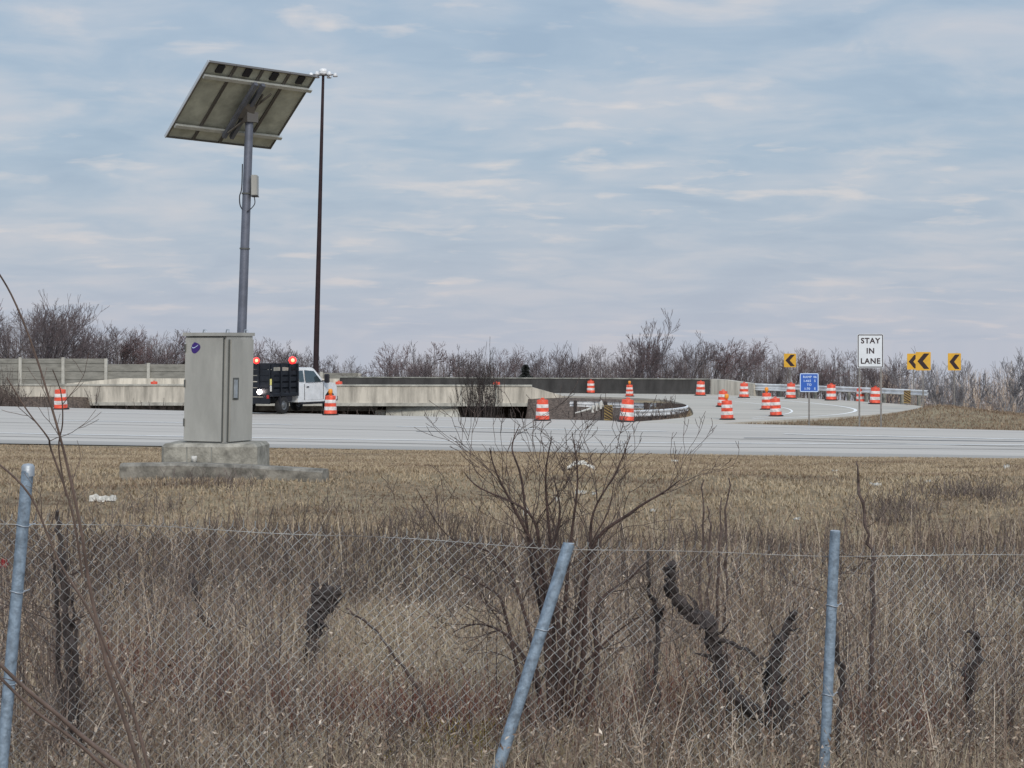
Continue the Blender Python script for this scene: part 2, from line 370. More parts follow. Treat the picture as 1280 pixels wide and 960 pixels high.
def H(X, Y):
    X = np.asarray(X, float); Y = np.asarray(Y, float)
    ne = near_edge(X); fe = far_edge(X)
    t = np.clip((Y - 30) / (ne - 30), 0, 1)
    zn = np.where(Y < 30, np.interp(Y, NY, NZ), 1.17 * (1 - t) - .03 * t)
    zn = zn + wob(X, Y) * .07 * np.clip((ne - Y) / 6, 0, 1) + .10 * np.exp(-((X + 5.0) / 3.2) ** 2 - ((Y - 27.0) / 1.6) ** 2)
    dr = poly_dist(X, Y, RAMP); 
    pit = -.10 - np.clip(dr - .8, 0, 11) * .50
    pit = np.minimum(pit, -.10)
    # left brushy bank, right mound, filled ground at the gore right of the ramp
    bank = 0
    right = 1.0 / (1 + np.exp(-(X - (5.5 + (Y - 76) * .25)) / .8)) 
    fill = -.12 - np.clip(Y - (98 - (X - 20) * .9), 0, 50) * .22 - np.clip(X - 24, 0, 40) * .10
    md = .52 * np.exp(-((X - 19.2) / 2.7) ** 2 - ((Y - 86) / 6.0) ** 2)
    isr = right * (Y < 112) * (dr > 0)
    fill = np.maximum(fill, -5.6)
    zf = np.where(isr > .5, np.maximum(pit, fill) + md * np.clip(dr / 2.5, 0, 1), pit + bank)
    de = Y - fe
    zf = np.where((de < 6) & (dr > 0), np.maximum(zf, -.10 - np.clip(de, 0, 9) * .45), zf)
    zf = zf + np.where(dr > 0, 1, 0) * np.clip(de / 4, 0, 1) * (1.1 - np.minimum(zf, 0)) * np.exp(-(np.maximum(X + 28.5, 0) / 1.8) ** 2) * np.exp(-((Y - 108) / 6) ** 2) * .85
    zf = zf + wob(X, Y) * .12 * np.clip(np.minimum(dr, de) / 3, 0, 1)
    zf = np.where(Y > 175, np.maximum(zf, -5.6 + np.clip((Y - 175) / 40, 0, 1) * .6), zf)
    zf = np.where(Y > 290, zf - (Y - 290) * .06, zf)
    bm_ = (X > -25.5) & (X < 1.0) & (Y < 121.5) & (Y > fe) & (de > 4)
    zf = np.where(bm_, np.minimum(zf, -.10 - np.clip(de - .5, 0, 10) * .45), zf)
    under = (Y > ne) & (Y <= fe)
    z = np.where(Y <= ne, zn, np.where(under, -.10, zf))
    return z
def H1(x, y): return float(H(np.array([x]), np.array([y]))[0])
def GT(px, py, dmin=9.0, dmax=130):
    D = np.arange(dmin, dmax, .1); X = (px - 640) / F * D; Z = CZ - (py - HY) / F * D
    hh = H(X, D); k = np.argmax(Z <= hh); d = D[k]
    return Vector(((px - 640) / F * d, d, H1((px - 640) / F * d, d)))

# ground sheet
def spaced(a, b, s0, s1, mid):
    out = []; v = a
    while v < b:
        out.append(v); v += s0 + (s1 - s0) * min(1, abs(v - mid) / 300)
    out.append(b); return out
ys = list(np.arange(-60, 6, 4)) + list(np.arange(6, 34, .35)) + list(np.arange(34, 135, .8)) + list(np.arange(135, 260, 5)) + list(np.arange(260, 1500, 60))
xs = list(np.arange(-900, -60, 40)) + list(np.arange(-60, -16, 1.2)) + list(np.arange(-16, 16, .5)) + list(np.arange(16, 60, 1.2)) + list(np.arange(60, 901, 40))
XX, YY = np.meshgrid(xs, ys); ZZ = H(XX, YY); ny, nx = XX.shape
idx = np.arange(nx * ny).reshape(ny, nx)
Fq = np.stack([idx[:-1, :-1], idx[:-1, 1:], idx[1:, 1:], idx[1:, :-1]], 2).reshape(-1, 4)
g = link('ground', new_mesh('ground', np.stack([XX, YY, ZZ], 2).reshape(-1, 3), Fq, smooth=True), [M['ground'], M['floor']])
cxg = XX[:-1, :-1].ravel(); cyg = YY[:-1, :-1].ravel(); brown = (cyg < 20.5 + .8 * np.sin(cxg * 1.3)) | ((cyg > far_edge(cxg) + .6) & ((cxg < 7) | (cyg > 112)))
g.data.polygons.foreach_set('material_index', brown.astype(np.int32)); tag(g, kind='structure')

def sheet(name, poly, z, m, kind='structure'):
    me = bpy.data.meshes.new(name); me.from_pydata([(x, y, z) for x, y in poly], [], [tuple(range(len(poly)))]); me.update()
    if me.polygons[0].normal.z < 0: me.flip_normals()
    o = link(name, me, m); tag(o, kind=kind); return o
sheet('road', ROAD, 0.0, M['road'])
sheet('road_shoulder', [(-160, near_edge(-160) + 2.2), (90, near_edge(90) + 1.6), (90, near_edge(90) - .3), (-160, near_edge(-160) - .3)], .004, M['shoulder'])
# ramp deck: slab with real thickness along its edge
b = MB(); n = len(RAMP)
b.add([(x, y, .008) for x, y in RAMP], [tuple(range(n))]); b.add([(x, y, .008) for x, y in RAMP] + [(x, y, -.45) for x, y in RAMP], [(i, (i + 1) % n, n + (i + 1) % n, n + i) for i in range(n)])
b.add([(x, y, -.45) for x, y in RAMP], [tuple(reversed(range(n)))])
o = b.build('ramp_pavement', M['ramp']); tag(o, kind='structure')
bpy.context.view_layer.update()

def stripe(name, pts, wd, m, z=.012, dash=None):
    b = MB(); pts = [Vector((p[0], p[1], z)) for p in pts]
    if dash:
        tot = [0]; 
        for i in range(len(pts) - 1): tot.append(tot[-1] + (pts[i + 1] - pts[i]).length)
        s = dash[2]
        def at(d):
            for i in range(len(tot) - 1):
                if tot[i + 1] >= d: return pts[i].lerp(pts[i + 1], (d - tot[i]) / (tot[i + 1] - tot[i] + 1e-9))
            return pts[-1]
        while s + dash[0] < tot[-1]: b.sweep([at(s), at(s + dash[0])], [(-wd / 2, 0), (wd / 2, 0)]); s += dash[0] + dash[1]
    else: b.sweep(pts, [(-wd / 2, 0), (wd / 2, 0)])
    return b.build(name, m)
def gp(l): return [G(a, b_) for a, b_ in l]
def ext(l, k=1.0):
    a = l[0] + (l[0] - l[1]).normalized() * 60 * k; c = l[-1] + (l[-1] - l[-2]).normalized() * 40 * k; return [a] + l + [c]
tag(stripe('edge_line', ext(gp([(0, 541.5), (400, 549), (700, 553), (1280, 556.5)])), .26, M['line']), kind='structure')
tag(stripe('lane_line', ext(gp([(0, 524.5), (400, 531.6), (640, 535.7), (870, 540.2), (1110, 545.8), (1280, 549.5)])), .28, M['line'], dash=(11, 4.5, 1)), kind='structure')
tag(stripe('lane_line', ext(gp([(0, 513.5), (430, 522), (700, 528), (1280, 540.5)])), .14, M['line'], dash=(7, 9, 2)), kind='structure')
tag(stripe('tyre_mark', gp([(930, 547.6), (1000, 548.2), (1100, 549.6), (1280, 552.2), (1400, 553)]), .34, M['tar'], .011), kind='structure')
tag(stripe('tyre_mark', gp([(520, 539.5), (600, 540), (660, 541)]), .22, M['tar'], .011), kind='structure')
for jl in ([(0, 528), (640, 541), (1280, 559)], [(0, 545.5), (640, 557), (1280, 562)]):
    tag(stripe('pavement_seam', ext(gp(jl)), .09, M['seam'], .009), kind='structure')
tag(stripe('ramp_line', smooth_path(gp([(700, 491.8), (850, 495), (960, 499.5), (1029, 505.5), (1062, 510), (1069, 514), (1050, 518), (1010, 521), (940, 524)])), .16, M['line'], .014), kind='structure')
for jl in ([(0, 528), (640, 541), (1280, 559)], [(0, 545.5), (640, 557), (1280, 562)]):
    tag(stripe('pavement_seam', ext(gp(jl)), .09, M['seam'], .009), kind='structure')
tag(stripe('ramp_line', smooth_path(gp([(870, 499), (930, 503), (975, 509), (990, 514), (978, 518.5), (940, 522)])), .10, M['line'], .014), kind='structure')

# ------------------------------------------------------------------ bridge parapets, walls
def wall_thing(name, label, cat, path, h0, h1, th, m, cap=None):
    r = thing(name, label, cat, path[0])
    b = MB(); b.sweep([Vector((p[0], p[1], 0)) for p in path], [(-th / 2, h0), (th / 2, h0), (th / 2, h1), (-th / 2, h1)], closed=True)
    b.build('wall', m, r, world=True)
    return r
npts = [Vector((-75, 123.6, 0)), Vector((PX(85, 120.2), 119.8, 0)), Vector((PX(300, 119), 119, 0)), Vector((PX(665, 117.7), 117.7, 0))]
r = thing('bridge_parapet', 'pale stained concrete parapet along the near side of the ramp bridge', 'parapet', npts[0])
b = MB(); b.sweep(npts, [(-.15, -.62), (.15, -.62), (.15, .60), (-.15, .60)], closed=True)
# tapering end
e0 = npts[-1]; e1 = Vector((PX(702, 118.2), 118.2, 0))
b.add([e0 + Vector((0, -.15, -.6)), e1 + Vector((0, -.15, -.6)), e1 + Vector((0, -.15, .04)), e0 + Vector((0, -.15, .56)), e0 + Vector((0, .15, -.6)), e1 + Vector((0, .15, -.6)), e1 + Vector((0, .15, .04)), e0 + Vector((0, .15, .56))],
      [(0, 1, 2, 3), (7, 6, 5, 4), (1, 5, 6, 2), (3, 2, 6, 7), (0, 4, 5, 1)])
b.build('wall', M['barrier'], r, world=True)
b = MB(); b.sweep(npts, [(-.21, .60), (.21, .60), (.21, .70), (-.21, .70)], closed=True); b.build('coping', M['conc'], r, world=True)
b = MB(); b.sweep(npts, [(.155, -.62), (.24, -.62), (.24, -.42), (.155, -.42)], closed=True); b.build('ledge', M['conc'], r, world=True)
for px in range(104, 660, 43):
    D = 120.1 - (px - 85) / 580 * 2.4; b = MB(); b.box((PX(px, D), D - .18, .09), (.16, .05, 1.0)); b.build('pilaster', M['conc'] if px % 3 else M['barrier'], r, world=True)
b = MB(); D = 118.8; b.box((PX(477, D), D - .24, .1), (.14, .04, .7)); tag(b.build('rust_stain', M['bark_dark'], r, world=True), 'dark stained drain slot in the parapet')
b = MB(); b.sweep([Vector((p.x, p.y + 1.9, 0)) for p in npts[:2]] + [Vector((PX(470, 118.5), 120.4, 0))], [(-.25, -1.0), (.25, -1.0), (.25, -.46), (-.25, -.46)], closed=True); b.build('girder', M['conc_dark'], r, world=True)
# pier and slope wall under the bridge
o = MB().box((PX(476, 119.5), 119.6, -2.9), (.7, .7, 4.0), bev=.06).build('bridge_pier', M['conc']); tag(o, 'square pale concrete pier under the ramp bridge', 'pier')
b = MB(); a0 = Vector((PX(484, 120), 118.0, 0)); a1 = Vector((PX(572, 120), 117.6, 0))
b.add([(a0.x, a0.y + 1.2, -.62), (a1.x, a1.y + .6, -.62), (a1.x + 1.5, a1.y - 3.2, -5), (a0.x, a0.y - 3.2, -5), (a0.x, a0.y + 5, -.62), (a1.x, a1.y + 5, -.62), (a1.x + 1.5, a1.y + 5, -5), (a0.x, a0.y + 5, -5)],
      [(3, 2, 1, 0), (0, 1, 5, 4), (4, 5, 6, 7), (0, 4, 7, 3), (1, 2, 6, 5)])
tag(b.build('slope_wall', M['conc']), 'pale sloped concrete apron under the ramp bridge', 'slope wall')
# far parapets
fp = [Vector((-75, 136.8, 0)), Vector((PX(150, 131), 131, 0)), Vector((PX(425, 129.7), 129.7, 0))]
r = thing('bridge_parapet', 'light concrete parapet on the far side of the ramp, left of the truck', 'parapet', fp[1])
b = MB(); ft = Vector((PX(84, 131.6), 131.6, 0)); b.sweep([fp[1], fp[2]], [(-.15, -.4), (.15, -.4), (.15, .86), (-.15, .86)], closed=True)
b.add([ft + Vector((0, -.15, -.4)), fp[1] + Vector((0, -.15, -.4)), fp[1] + Vector((0, -.15, .86)), ft + Vector((0, -.15, .50)), ft + Vector((0, .15, -.4)), fp[1] + Vector((0, .15, -.4)), fp[1] + Vector((0, .15, .86)), ft + Vector((0, .15, .5))],
      [(0, 1, 2, 3), (7, 6, 5, 4), (3, 2, 6, 7), (4, 0, 3, 7)])
b.build('wall', M['barrier'], r, world=True)
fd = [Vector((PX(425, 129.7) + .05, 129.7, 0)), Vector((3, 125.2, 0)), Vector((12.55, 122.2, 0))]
r = thing('bridge_parapet', 'long dark parapet on the far side of the ramp, below the tree line', 'parapet', fd[0])
b = MB(); b.sweep(fd, [(-.18, -.1), (.30, -.1), (.18, .22), (.12, .93), (-.12, .93), (-.18, .22)][::-1], closed=True); b.build('wall', M['barrier_dark'], r, world=True)  # right stretch of the far parapet, coloured much darker than the left
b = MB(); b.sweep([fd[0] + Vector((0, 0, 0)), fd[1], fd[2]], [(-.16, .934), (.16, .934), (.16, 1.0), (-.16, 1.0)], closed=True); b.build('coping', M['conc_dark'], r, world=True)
fe2 = [Vector((12.62, 122.15, 0)), Vector((13.4, 120.6, 0)), Vector((14.9, 118.4, 0))]
r = thing('parapet_end', 'short pale concrete end wall where the guardrail meets the dark parapet', 'parapet', fe2[0])
b = MB(); b.add([fe2[0] + Vector((0, 0, -.2)), fe2[1] + Vector((0, 0, -.2)), fe2[2] + Vector((0, 0, -.2)), fe2[2] + Vector((0, 0, .75)), fe2[1] + Vector((0, 0, .95)), fe2[0] + Vector((0, 0, .98))] +
               [p + Vector((.3, .25, z)) for p, z in zip(fe2 + fe2[::-1], (-.2, -.2, -.2, .75, .95, .98))], [(0, 1, 4, 5), (1, 2, 3, 4), (11, 10, 7, 6), (10, 9, 8, 7), (5, 4, 10, 11), (4, 3, 9, 10), (2, 8, 9, 3), (0, 5, 11, 6)])
b.build('wall', M['barrier'], r, world=True)

# noise wall
nw = thing('noise_wall', 'grey panelled noise wall with pale posts behind the bridge, left of the cabinet', 'wall', (PX(-40, 215), 215, -5))
posts = [(-83, 448), (-29, 448), (26, 448), (79.5, 448), (133, 449.5), (186, 455), (240, 456), (294, 458), (348, 462), (402, 466), (450, 468)]
for i, (px, ty) in enumerate(posts):
    D = 215; z1 = CZ - (ty - HY) / F * D
    MB().box((PX(px, D), D - .1, (z1 + .12 - 5.5) / 2), (.33, .45, z1 + .12 + 5.5)).build('post', M['noise_post'], nw, world=True)
    if i < len(posts) - 1:
        x1, y1 = posts[i + 1]; zb = CZ - (y1 - HY) / F * D if y1 - ty > 2 else z1
        zt = min(z1, CZ - (y1 - HY) / F * D) if y1 - ty > 3 else z1
        b = MB(); xa, xb = PX(px, D) + .17, PX(x1, D) - .17; z = -5.4; 
        while z < zt - .2:
            zz = min(z + .92, zt); b.box(((xa + xb) / 2, D + .02 * (int(z * 10) % 2), (z + zz) / 2), (xb - xa, .2, zz - z - .05)); z += .92
        b.box(((xa + xb) / 2, D + .06, (zt - 5.5) / 2), (xb - xa, .12, zt + 5.4))
        b.build('panel', M['noise'], nw, world=True)
# house roof behind
hr = thing('house', 'dark gabled roof just showing behind the noise wall beside the cabinet', 'house', (PX(262, 245), 245, -5))
hx, hw = PX(262, 245), 4.6; zr = CZ - (424 - HY) / F * 245; ze = CZ - (462 - HY) / F * 245
MB().box((hx, 249, (ze - 5) / 2), (hw * 2 - .6, 7, ze + 5)).build('wall', M['siding'], hr, world=True)
b = MB(); b.prism([(-hw, ze - .1), (0, zr - .1), (hw, ze - .1), (hw, ze + .1), (0, zr + .12), (-hw, ze + .1)], 245.2, 253, lambda a, c, h: Vector((hx + a, h, c))); b.build('roof', M['roof'], hr, world=True)
b = MB(); b.prism([(-hw + .4, ze), (0, zr - .12), (hw - .4, ze)], 245.6, 245.8, lambda a, c, h: Vector((hx + a, h, c))); b.build('gable', M['roof'], hr, world=True)

# ------------------------------------------------------------------ guardrails
def guardrail(label, path, ztop, group=None, post_h=1.5, step=1.9, white=True, postmat='conc_dark', side=1):
    path = smooth_path(path, 6); r = thing('guardrail', label, 'guardrail', path[0], group=group)
    W = [(0.0, 0), (.075, -.03), (.075, -.085), (0.0, -.13), (0, -.18), (.075, -.225), (.075, -.28), (0, -.31)]
    prof = [(a * side, h) for a, h in W] + [((a - .008) * side, h) for a, h in reversed(W)]
    b = MB(); b.sweep([p + Vector((0, 0, ztop)) for p in path], prof, closed=True); b.build('beam', M['rail'], r, world=True)
    d = 0; nxt = .4
    for i in range(len(path) - 1):
        seg = path[i + 1] - path[i]; ln = seg.length
        while nxt <= d + ln:
            p = path[i] + seg * ((nxt - d) / ln); a = math.atan2(seg.y, seg.x); q = rotz(a); zt = p.z + ztop + .03
            n_ = q @ Vector((0, 1, 0)) * (.19 * side) 
            po = MB().box(p + n_ + Vector((0, 0, ztop + .03 - post_h / 2)), (.14, .16, post_h), q).build('post', M[postmat], r, world=True)
            MB().box(p + n_ * .45 + Vector((0, 0, ztop - .155)), (.13, .13, .34), q).build('blockout', M['bark_dark'], po, world=True)
            nxt += step
        d += ln
    return r
og = [(15.0, 118.6, 0), (16.9, 115, 0), (18.9, 110, 0), (20.9, 104.5, 0), (21.9, 101, 0)]
gr1 = guardrail('silver guardrail curving along the outside of the ramp behind the drums', og, .76, side=1)
b = MB(); b.sweep([Vector(p) + Vector((0, 0, .46)) for p in smooth_path(og[:2], 4)], [(0, 0), (.075, -.03), (.075, -.1), (0, -.13), (-.01, -.13), (-.01, 0)], closed=True); b.build('lower_beam', M['rail'], gr1, world=True)
ig = [P(712, 501.0, 111), P(760, 502.5, 110), P(800, 503.5, 108), P(835, 504.3, 104), P(853, 505.2, 99), P(858.5, 506.5, 95), P(855, 508.5, 91.5), P(840, 510.5, 88.5), P(815, 512, 86.5), P(782, 513, 85.2)]
guardrail('weathered guardrail looping round the inside of the ramp beside the dark pit', ig, 0.0, post_h=.95, side=-1, postmat='bark_dark')
# bent terminal, white
b = MB(); b.tube([P(719, 516.5, 88), P(735, 512, 88), P(747, 508, 88), P(754, 505, 88)], [.035, .06, .12, .20], 6)
for i in range(3): b.box(P(741 + 5 * i, 511 - 2.2 * i, 87.8), (.10, .10, .34))
r = thing('guardrail_end', 'bent white guardrail end terminal lying before the dark pit', 'guardrail', P(740, 520, 88)); b.build('terminal', M['litter'], r, world=True)
MB().box(P(752, 514, 88), (.1, .1, .8)).build('post', M['bark_dark'], r, world=True)

# ------------------------------------------------------------------ text helper
def text_mesh(body, size, name):
    cu = bpy.data.curves.new(name, 'FONT'); cu.body = body; cu.size = size; cu.align_x = 'CENTER'; cu.align_y = 'CENTER'; cu.extrude = .002; cu.offset = size * .028
    cu.resolution_u = 3; cu.space_character = 1.12
    to = bpy.data.objects.new(name, cu); C.objects.link(to); dg = bpy.context.evaluated_depsgraph_get()
    me = bpy.data.meshes.new_from_object(to.evaluated_get(dg)); bpy.data.objects.remove(to); bpy.data.curves.remove(cu); me.name = name; me.materials.clear(); return me
def rrect(w, h, r, n=4):
    out = []
    for cx, cy, a0 in ((w / 2 - r, h / 2 - r, 0), (-w / 2 + r, h / 2 - r, 90), (-w / 2 + r, -h / 2 + r, 180), (w / 2 - r, -h / 2 + r, 270)):
        for k in range(n + 1): a = R(a0 + 90 * k / n); out.append((cx + r * math.cos(a), cy + r * math.sin(a)))
    return out
def plate(w, h, r, y0, y1, zc): b = MB(); b.prism(rrect(w, h, r)[::-1], y0, y1, lambda a, c, hh: Vector((a, hh, zc + c))); return b
def ringplate(w, h, r, t, y, zc):
    a = rrect(w, h, r); c = rrect(w - 2 * t, h - 2 * t, max(r - t, .005)); n = len(a); b = MB()
    b.add([Vector((x, y, zc + z)) for x, z in a] + [Vector((x, y, zc + z)) for x, z in c], [(i, n + i, n + (i + 1) % n, (i + 1) % n) for i in range(n)]); return b
def sign_text(body, size, x, z, y, m, parent, tilt=0):
    o = link('lettering', text_mesh(body, size, 'lettering'), m, parent); o.location = (x, y, z); o.rotation_euler = (R(90), 0, tilt); return o

# STAY IN LANE
s0 = G(1088, 532); D = 66.5; s0 = Vector((PX(1088, D), D, 0)); D0 = s0.y
# stands at the far shoulder of the road on the gore grass
D = 74.5; gz = H1(PX(1088, D), D)
sl_ = thing('road_sign', 'white rectangular STAY IN LANE sign on two posts beside the road', 'sign', (PX(1088, D), D, gz), 0)
k = D / F; zb = CZ - (460 - HY) * k - gz; zt = CZ - (417.5 - HY) * k - gz; wz = 33 * k; zcn = (zb + zt) / 2
plate(wz, zt - zb, .06, 0, .012, zcn).build('sign_panel', M['signwhite'], sl_)
ringplate(wz - .04, zt - zb - .04, .05, .035, -.003, zcn).build('border', M['signblack'], sl_)
for wd, py in (('STAY', 426.2), ('IN', 438.9), ('LANE', 451.6)):
    sign_text(wd, .295, 0, CZ - (py - HY) * k - gz, -.004, M['signblack'], sl_)
for dx in (-.42, .42): MB().box((dx, .04, (zt - .1) / 2 - .2), (.06, .05, zt + .3)).build('post', M['signpost'], sl_)
# blue reference sign
D = 76.0; gz = H1(PX(1011, D), D); k = D / F
bs = thing('road_sign', 'small blue ramp marker sign with white lettering on a single post', 'sign', (PX(1011.5, D), D, gz), 0)
zb = CZ - (490 - HY) * k - gz; zt = CZ - (466.5 - HY) * k - gz; wz = 23.5 * k; zcn = (zb + zt) / 2
plate(wz, zt - zb, .05, 0, .01, zcn).build('sign_panel', M['signblue'], bs)
ringplate(wz - .005, zt - zb - .005, .05, .035, -.003, zcn).build('border', M['bluewhite'], bs)
for wd, py in (('RAMP|46', 471.3), ('I-465|S', 476.2), ('TO', 481), ('I-70|E', 486)):
    ps = wd.split('|')
    for i_, w1 in enumerate(ps): sign_text(w1, .125, 0 if len(ps) == 1 else (-.075 if i_ == 0 else .225), CZ - (py - HY) * k - gz, -.004, M['bluewhite'], bs)
MB().box((0, .035, (zt - .1) / 2 - .2), (.06, .045, zt + .3)).build('post', M['signpost'], bs)

# chevrons
def chevron(D, px, y0, y1, wpx, label, rz=0, base_z=None):
    k = D / F; x = PX(px, D); gz = base_z if base_z is not None else H1(x, D); hh = (y1 - y0) * k; w_ = wpx * k; zc_ = CZ - ((y0 + y1) / 2 - HY) * k - gz
    r = thing('chevron_sign', label, 'sign', (x, D, gz), rz, 'yellow chevron curve signs round the ramp')
    plate(w_, hh, .04, 0, .01, zc_).build('sign_panel', M['yellow'], r)
    b = MB(); a = w_ * .38; q = hh * .42; t = w_ * .36
    b.add([Vector((x_, -.004, zc_ + z_)) for x_, z_ in ((-a, 0), (a - t + .02, q), (a, q), (a, q * .93), (-a + t, 0), (a, -q * .93), (a, -q), (a - t + .02, -q))], [(0, 4, 3, 2, 1), (0, 7, 6, 5, 4)])
    b.build('chevron_mark', M['signblack'], r)
    MB().box((0, .035, zc_ / 2 - .3 + hh * .2), (.07, .05, zc_ + .6 + hh * .4)).build('post', M['signpost'], r)
    return r
chevron(120, 987.5, 442, 459, 15, 'small yellow chevron sign above the guardrail, left of the blue sign', R(-12), -.4)
chevron(104, 1142, 442, 462, 16, 'yellow chevron sign half hidden behind the larger chevron sign', R(-8), -.6)
chevron(92, 1154, 440, 463, 18.5, 'largest yellow chevron sign on the grass mound by the guardrail end', R(-8))
chevron(101, 1193, 441.5, 463, 16, 'yellow chevron sign at the right end of the curve, standing alone', R(-10))
# object markers
def marker(D, px, y0, y1, wpx, label, base_z, par=False):
    k = D / F; x = PX(px, D); hh = (y1 - y0) * k; w_ = wpx * k; zc_ = CZ - ((y0 + y1) / 2 - HY) * k - base_z
    r = thing('object_marker', label, 'sign', (x, D, base_z), 0)
    mk = plate(w_, hh, .02, 0, .008, zc_).build('marker_panel', M['dull_yellow'], r)
    b = MB(); n = 5
    for i in range(-1, n + 1):
        z0 = -hh / 2 + hh * i / n; t = hh / n * .5; pts = []
        q = [(-w_ / 2 + .01, z0 + w_ * .6), (w_ / 2 - .01, z0), (w_ / 2 - .01, z0 + t), (-w_ / 2 + .01, z0 + t + w_ * .6)]
        q = [(a, max(-hh / 2 + .01, min(hh / 2 - .01, c))) for a, c in q]
        b.add([Vector((a, -.004, zc_ + c)) for a, c in q], [(0, 1, 2, 3)])
    b.build('stripes', M['signblack'], r)
    MB().box((0, .03, (zc_ - .2) / 2), (.05, .04, abs(zc_) + .6)).build('post', M['signpost'], r)
marker(84.6, 760.5, 506.5, 525.5, 10.5, 'black and yellow striped marker beside the inner guardrail and leaning drum', -.3)
marker(100.2, 1134, 488, 504, 8.5, 'black and yellow striped marker at the end of the silver guardrail', -.1)

# ------------------------------------------------------------------ drums
def make_drum():
    r = thing('traffic_drum', 'x', 'traffic drum')
    prof = [(.29, .05), (.29, .22), (.275, .22), (.275, .38), (.262, .38), (.262, .54), (.25, .54), (.25, .69), (.238, .69), (.238, .85), (.225, .87), (.10, .885), (0, .885)]
    mis = [0, 0, 1, 0, 0, 0, 1, 0, 0, 2, 2, 2]
    mis = [0, 0, 1, 1, 0, 0, 1, 1, 0, 0, 2, 2]
    MB().lathe(prof, 20, mis=mis).build('drum_body', [M['orange'], M['band'], M['orange_top']], r)
    MB().lathe([(.0, 0), (.37, 0), (.37, .035), (.33, .06), (.285, .06)], 20).build('rubber_base', M['rubber'], r)
    b = MB(); b.box((0, 0, .93), (.14, .03, .05), bev=.01); b.box((-.06, 0, .90), (.03, .03, .04)); b.box((.06, 0, .90), (.03, .03, .04)); b.build('handle', M['orange'], r)
    return r
def lamp_on(r, m='amber'):
    l = MB().lathe([(0, .89), (.05, .89), (.05, .96), (.08, .97), (.10, 1.02), (.10, 1.12), (.08, 1.17), (0, 1.19)], 14).build('warning_light', M[m], r)
proto = None
def g0(px, py): return G(px, py, .01)
drums = [
 (76, 511.5, 0, 0, 'orange and white drum at the far left by the brushy bank', 1.12),
 (413, 518.5, 0, 1, 'orange and white drum with amber light in front of the truck', 1.0),
 (678, 525.5, 0, 0, 'orange and white drum at the road edge behind the bare shrub', 1.0),
 (783, 526.8, 4, 0, 'leaning orange and white drum beside the striped marker and inner guardrail', 1.05),
 (738.5, 491.6, 0, 0, 'distant drum standing before the dark parapet, left of the inner guardrail posts', .92),
 (787, 495.5, 0, 1, 'distant drum with amber light half hidden behind the leaning drum', .80),
 (875.5, 494.5, 0, 0, 'distant drum at the right end of the dark parapet', 1.0),
 (903, 508.5, 3, 0, 'leaning drum right behind the drum with the pale light', .92),
 (909, 524.5, 0, 1, 'nearest drum on the ramp, with a pale yellow light on top', .92),
 (930, 497.2, 0, 0, 'drum beside the start of the silver guardrail', .98),
 (958.5, 512, 0, 1, 'drum with orange light on the ramp, behind the tilted drum', .92),
 (970, 520.2, -3, 0, 'tilted orange and white drum in the middle of the ramp', .90),
 (988.5, 498.2, 0, 0, 'drum before the guardrail just left of the blue sign', 1.0),
 (1039, 500.5, 0, 0, 'drum before the guardrail just right of the blue sign', 1.02),
 (1076, 500.8, 0, 0, 'drum seen behind the left post of the white sign', .92),
 (1094, 505, 0, 0, 'drum just left of the right post of the white sign', 1.0),
]
def is_on_ramp(x, y): return poly_dist(np.array([x]), np.array([y]), RAMP)[0] < 0
for i, (px, py, tilt, lamp, label, s) in enumerate(drums):
    p = g0(px, py)
    if proto is None: proto = make_drum(); o = proto
    else: o = copy_tree(base_drum)
    if i == 0: base_drum = proto
    gz = .0 if (p.y < far_edge(p.x)) else (.01 if is_on_ramp(p.x, p.y) else H1(p.x, p.y))
    if px == 76: gz = 0.0
    o.location = (p.x, p.y, gz); o.scale = (s, s, s); o.rotation_euler = (0, R(tilt), R(random.uniform(0, 360)) if not tilt else 0); o.rotation_euler[0] = R(random.uniform(-2, 2))
    o['label'] = label; o['group'] = 'orange and white traffic drums'
    if lamp: lamp_on(o)
for px, D, label in ((193, 122.5, 'orange drum top just showing over the bridge parapet left of the cabinet'), (424, 122.5, 'orange drum top showing over the parapet right behind the truck'), (621, 120.5, 'orange drum top showing over the parapet by the dark bare tree')):
    o = copy_tree(base_drum); o.location = (PX(px, D), D, -.0); o.scale = (.92,) * 3; o['label'] = label; o['group'] = 'orange and white traffic drums'

# ------------------------------------------------------------------ high mast
D = 200; hm = thing('high_mast_light', 'tall thin dark brown light mast with a ring of lamps on top', 'light mast', (PX(393, D), D, -5.3))
pb = Vector((PX(393, D), D, -5.3)); pt = P(404, 93, D); b = MB(); b.tube([pb, pb.lerp(pt, .5), pt], [.33, .235, .14], 12); b.build('pole', M['mast'], hm, world=True)
b = MB(); b.lathe([(0, -.35), (.42, -.35), (.45, .2), (.3, .35), (0, .35)], 12, c=pt + Vector((0, 0, .25)))
b.lathe([(.9, -.05), (1.0, -.05), (1.0, .05), (.9, .05), (.9, -.05)], 20, c=pt); b.build('lamp_ring', M['rail'], hm, world=True)
for kx in range(6):
    a = 2 * math.pi * kx / 6 + .1; c = pt + Vector((math.cos(a) * 1.25, math.sin(a) * 1.25, -.02))
    MB().lathe([(0, -.22), (.24, -.22), (.26, -.1), (.16, .12), (.08, .2), (0, .2)], 10, c=c).build('luminaire', M['rail'], hm, world=True)
    MB().tube([pt, c], .05, 5).build('arm', M['mast'], hm, world=True)

# ------------------------------------------------------------------ work truck
TD = 87.0; ta = R(30.5); k_ = 1.0
tr = thing('work_truck', 'white work truck with black stake bed and flashing red lights on the road', 'truck', (PX(340, TD), TD, .004), R(90) - ta)
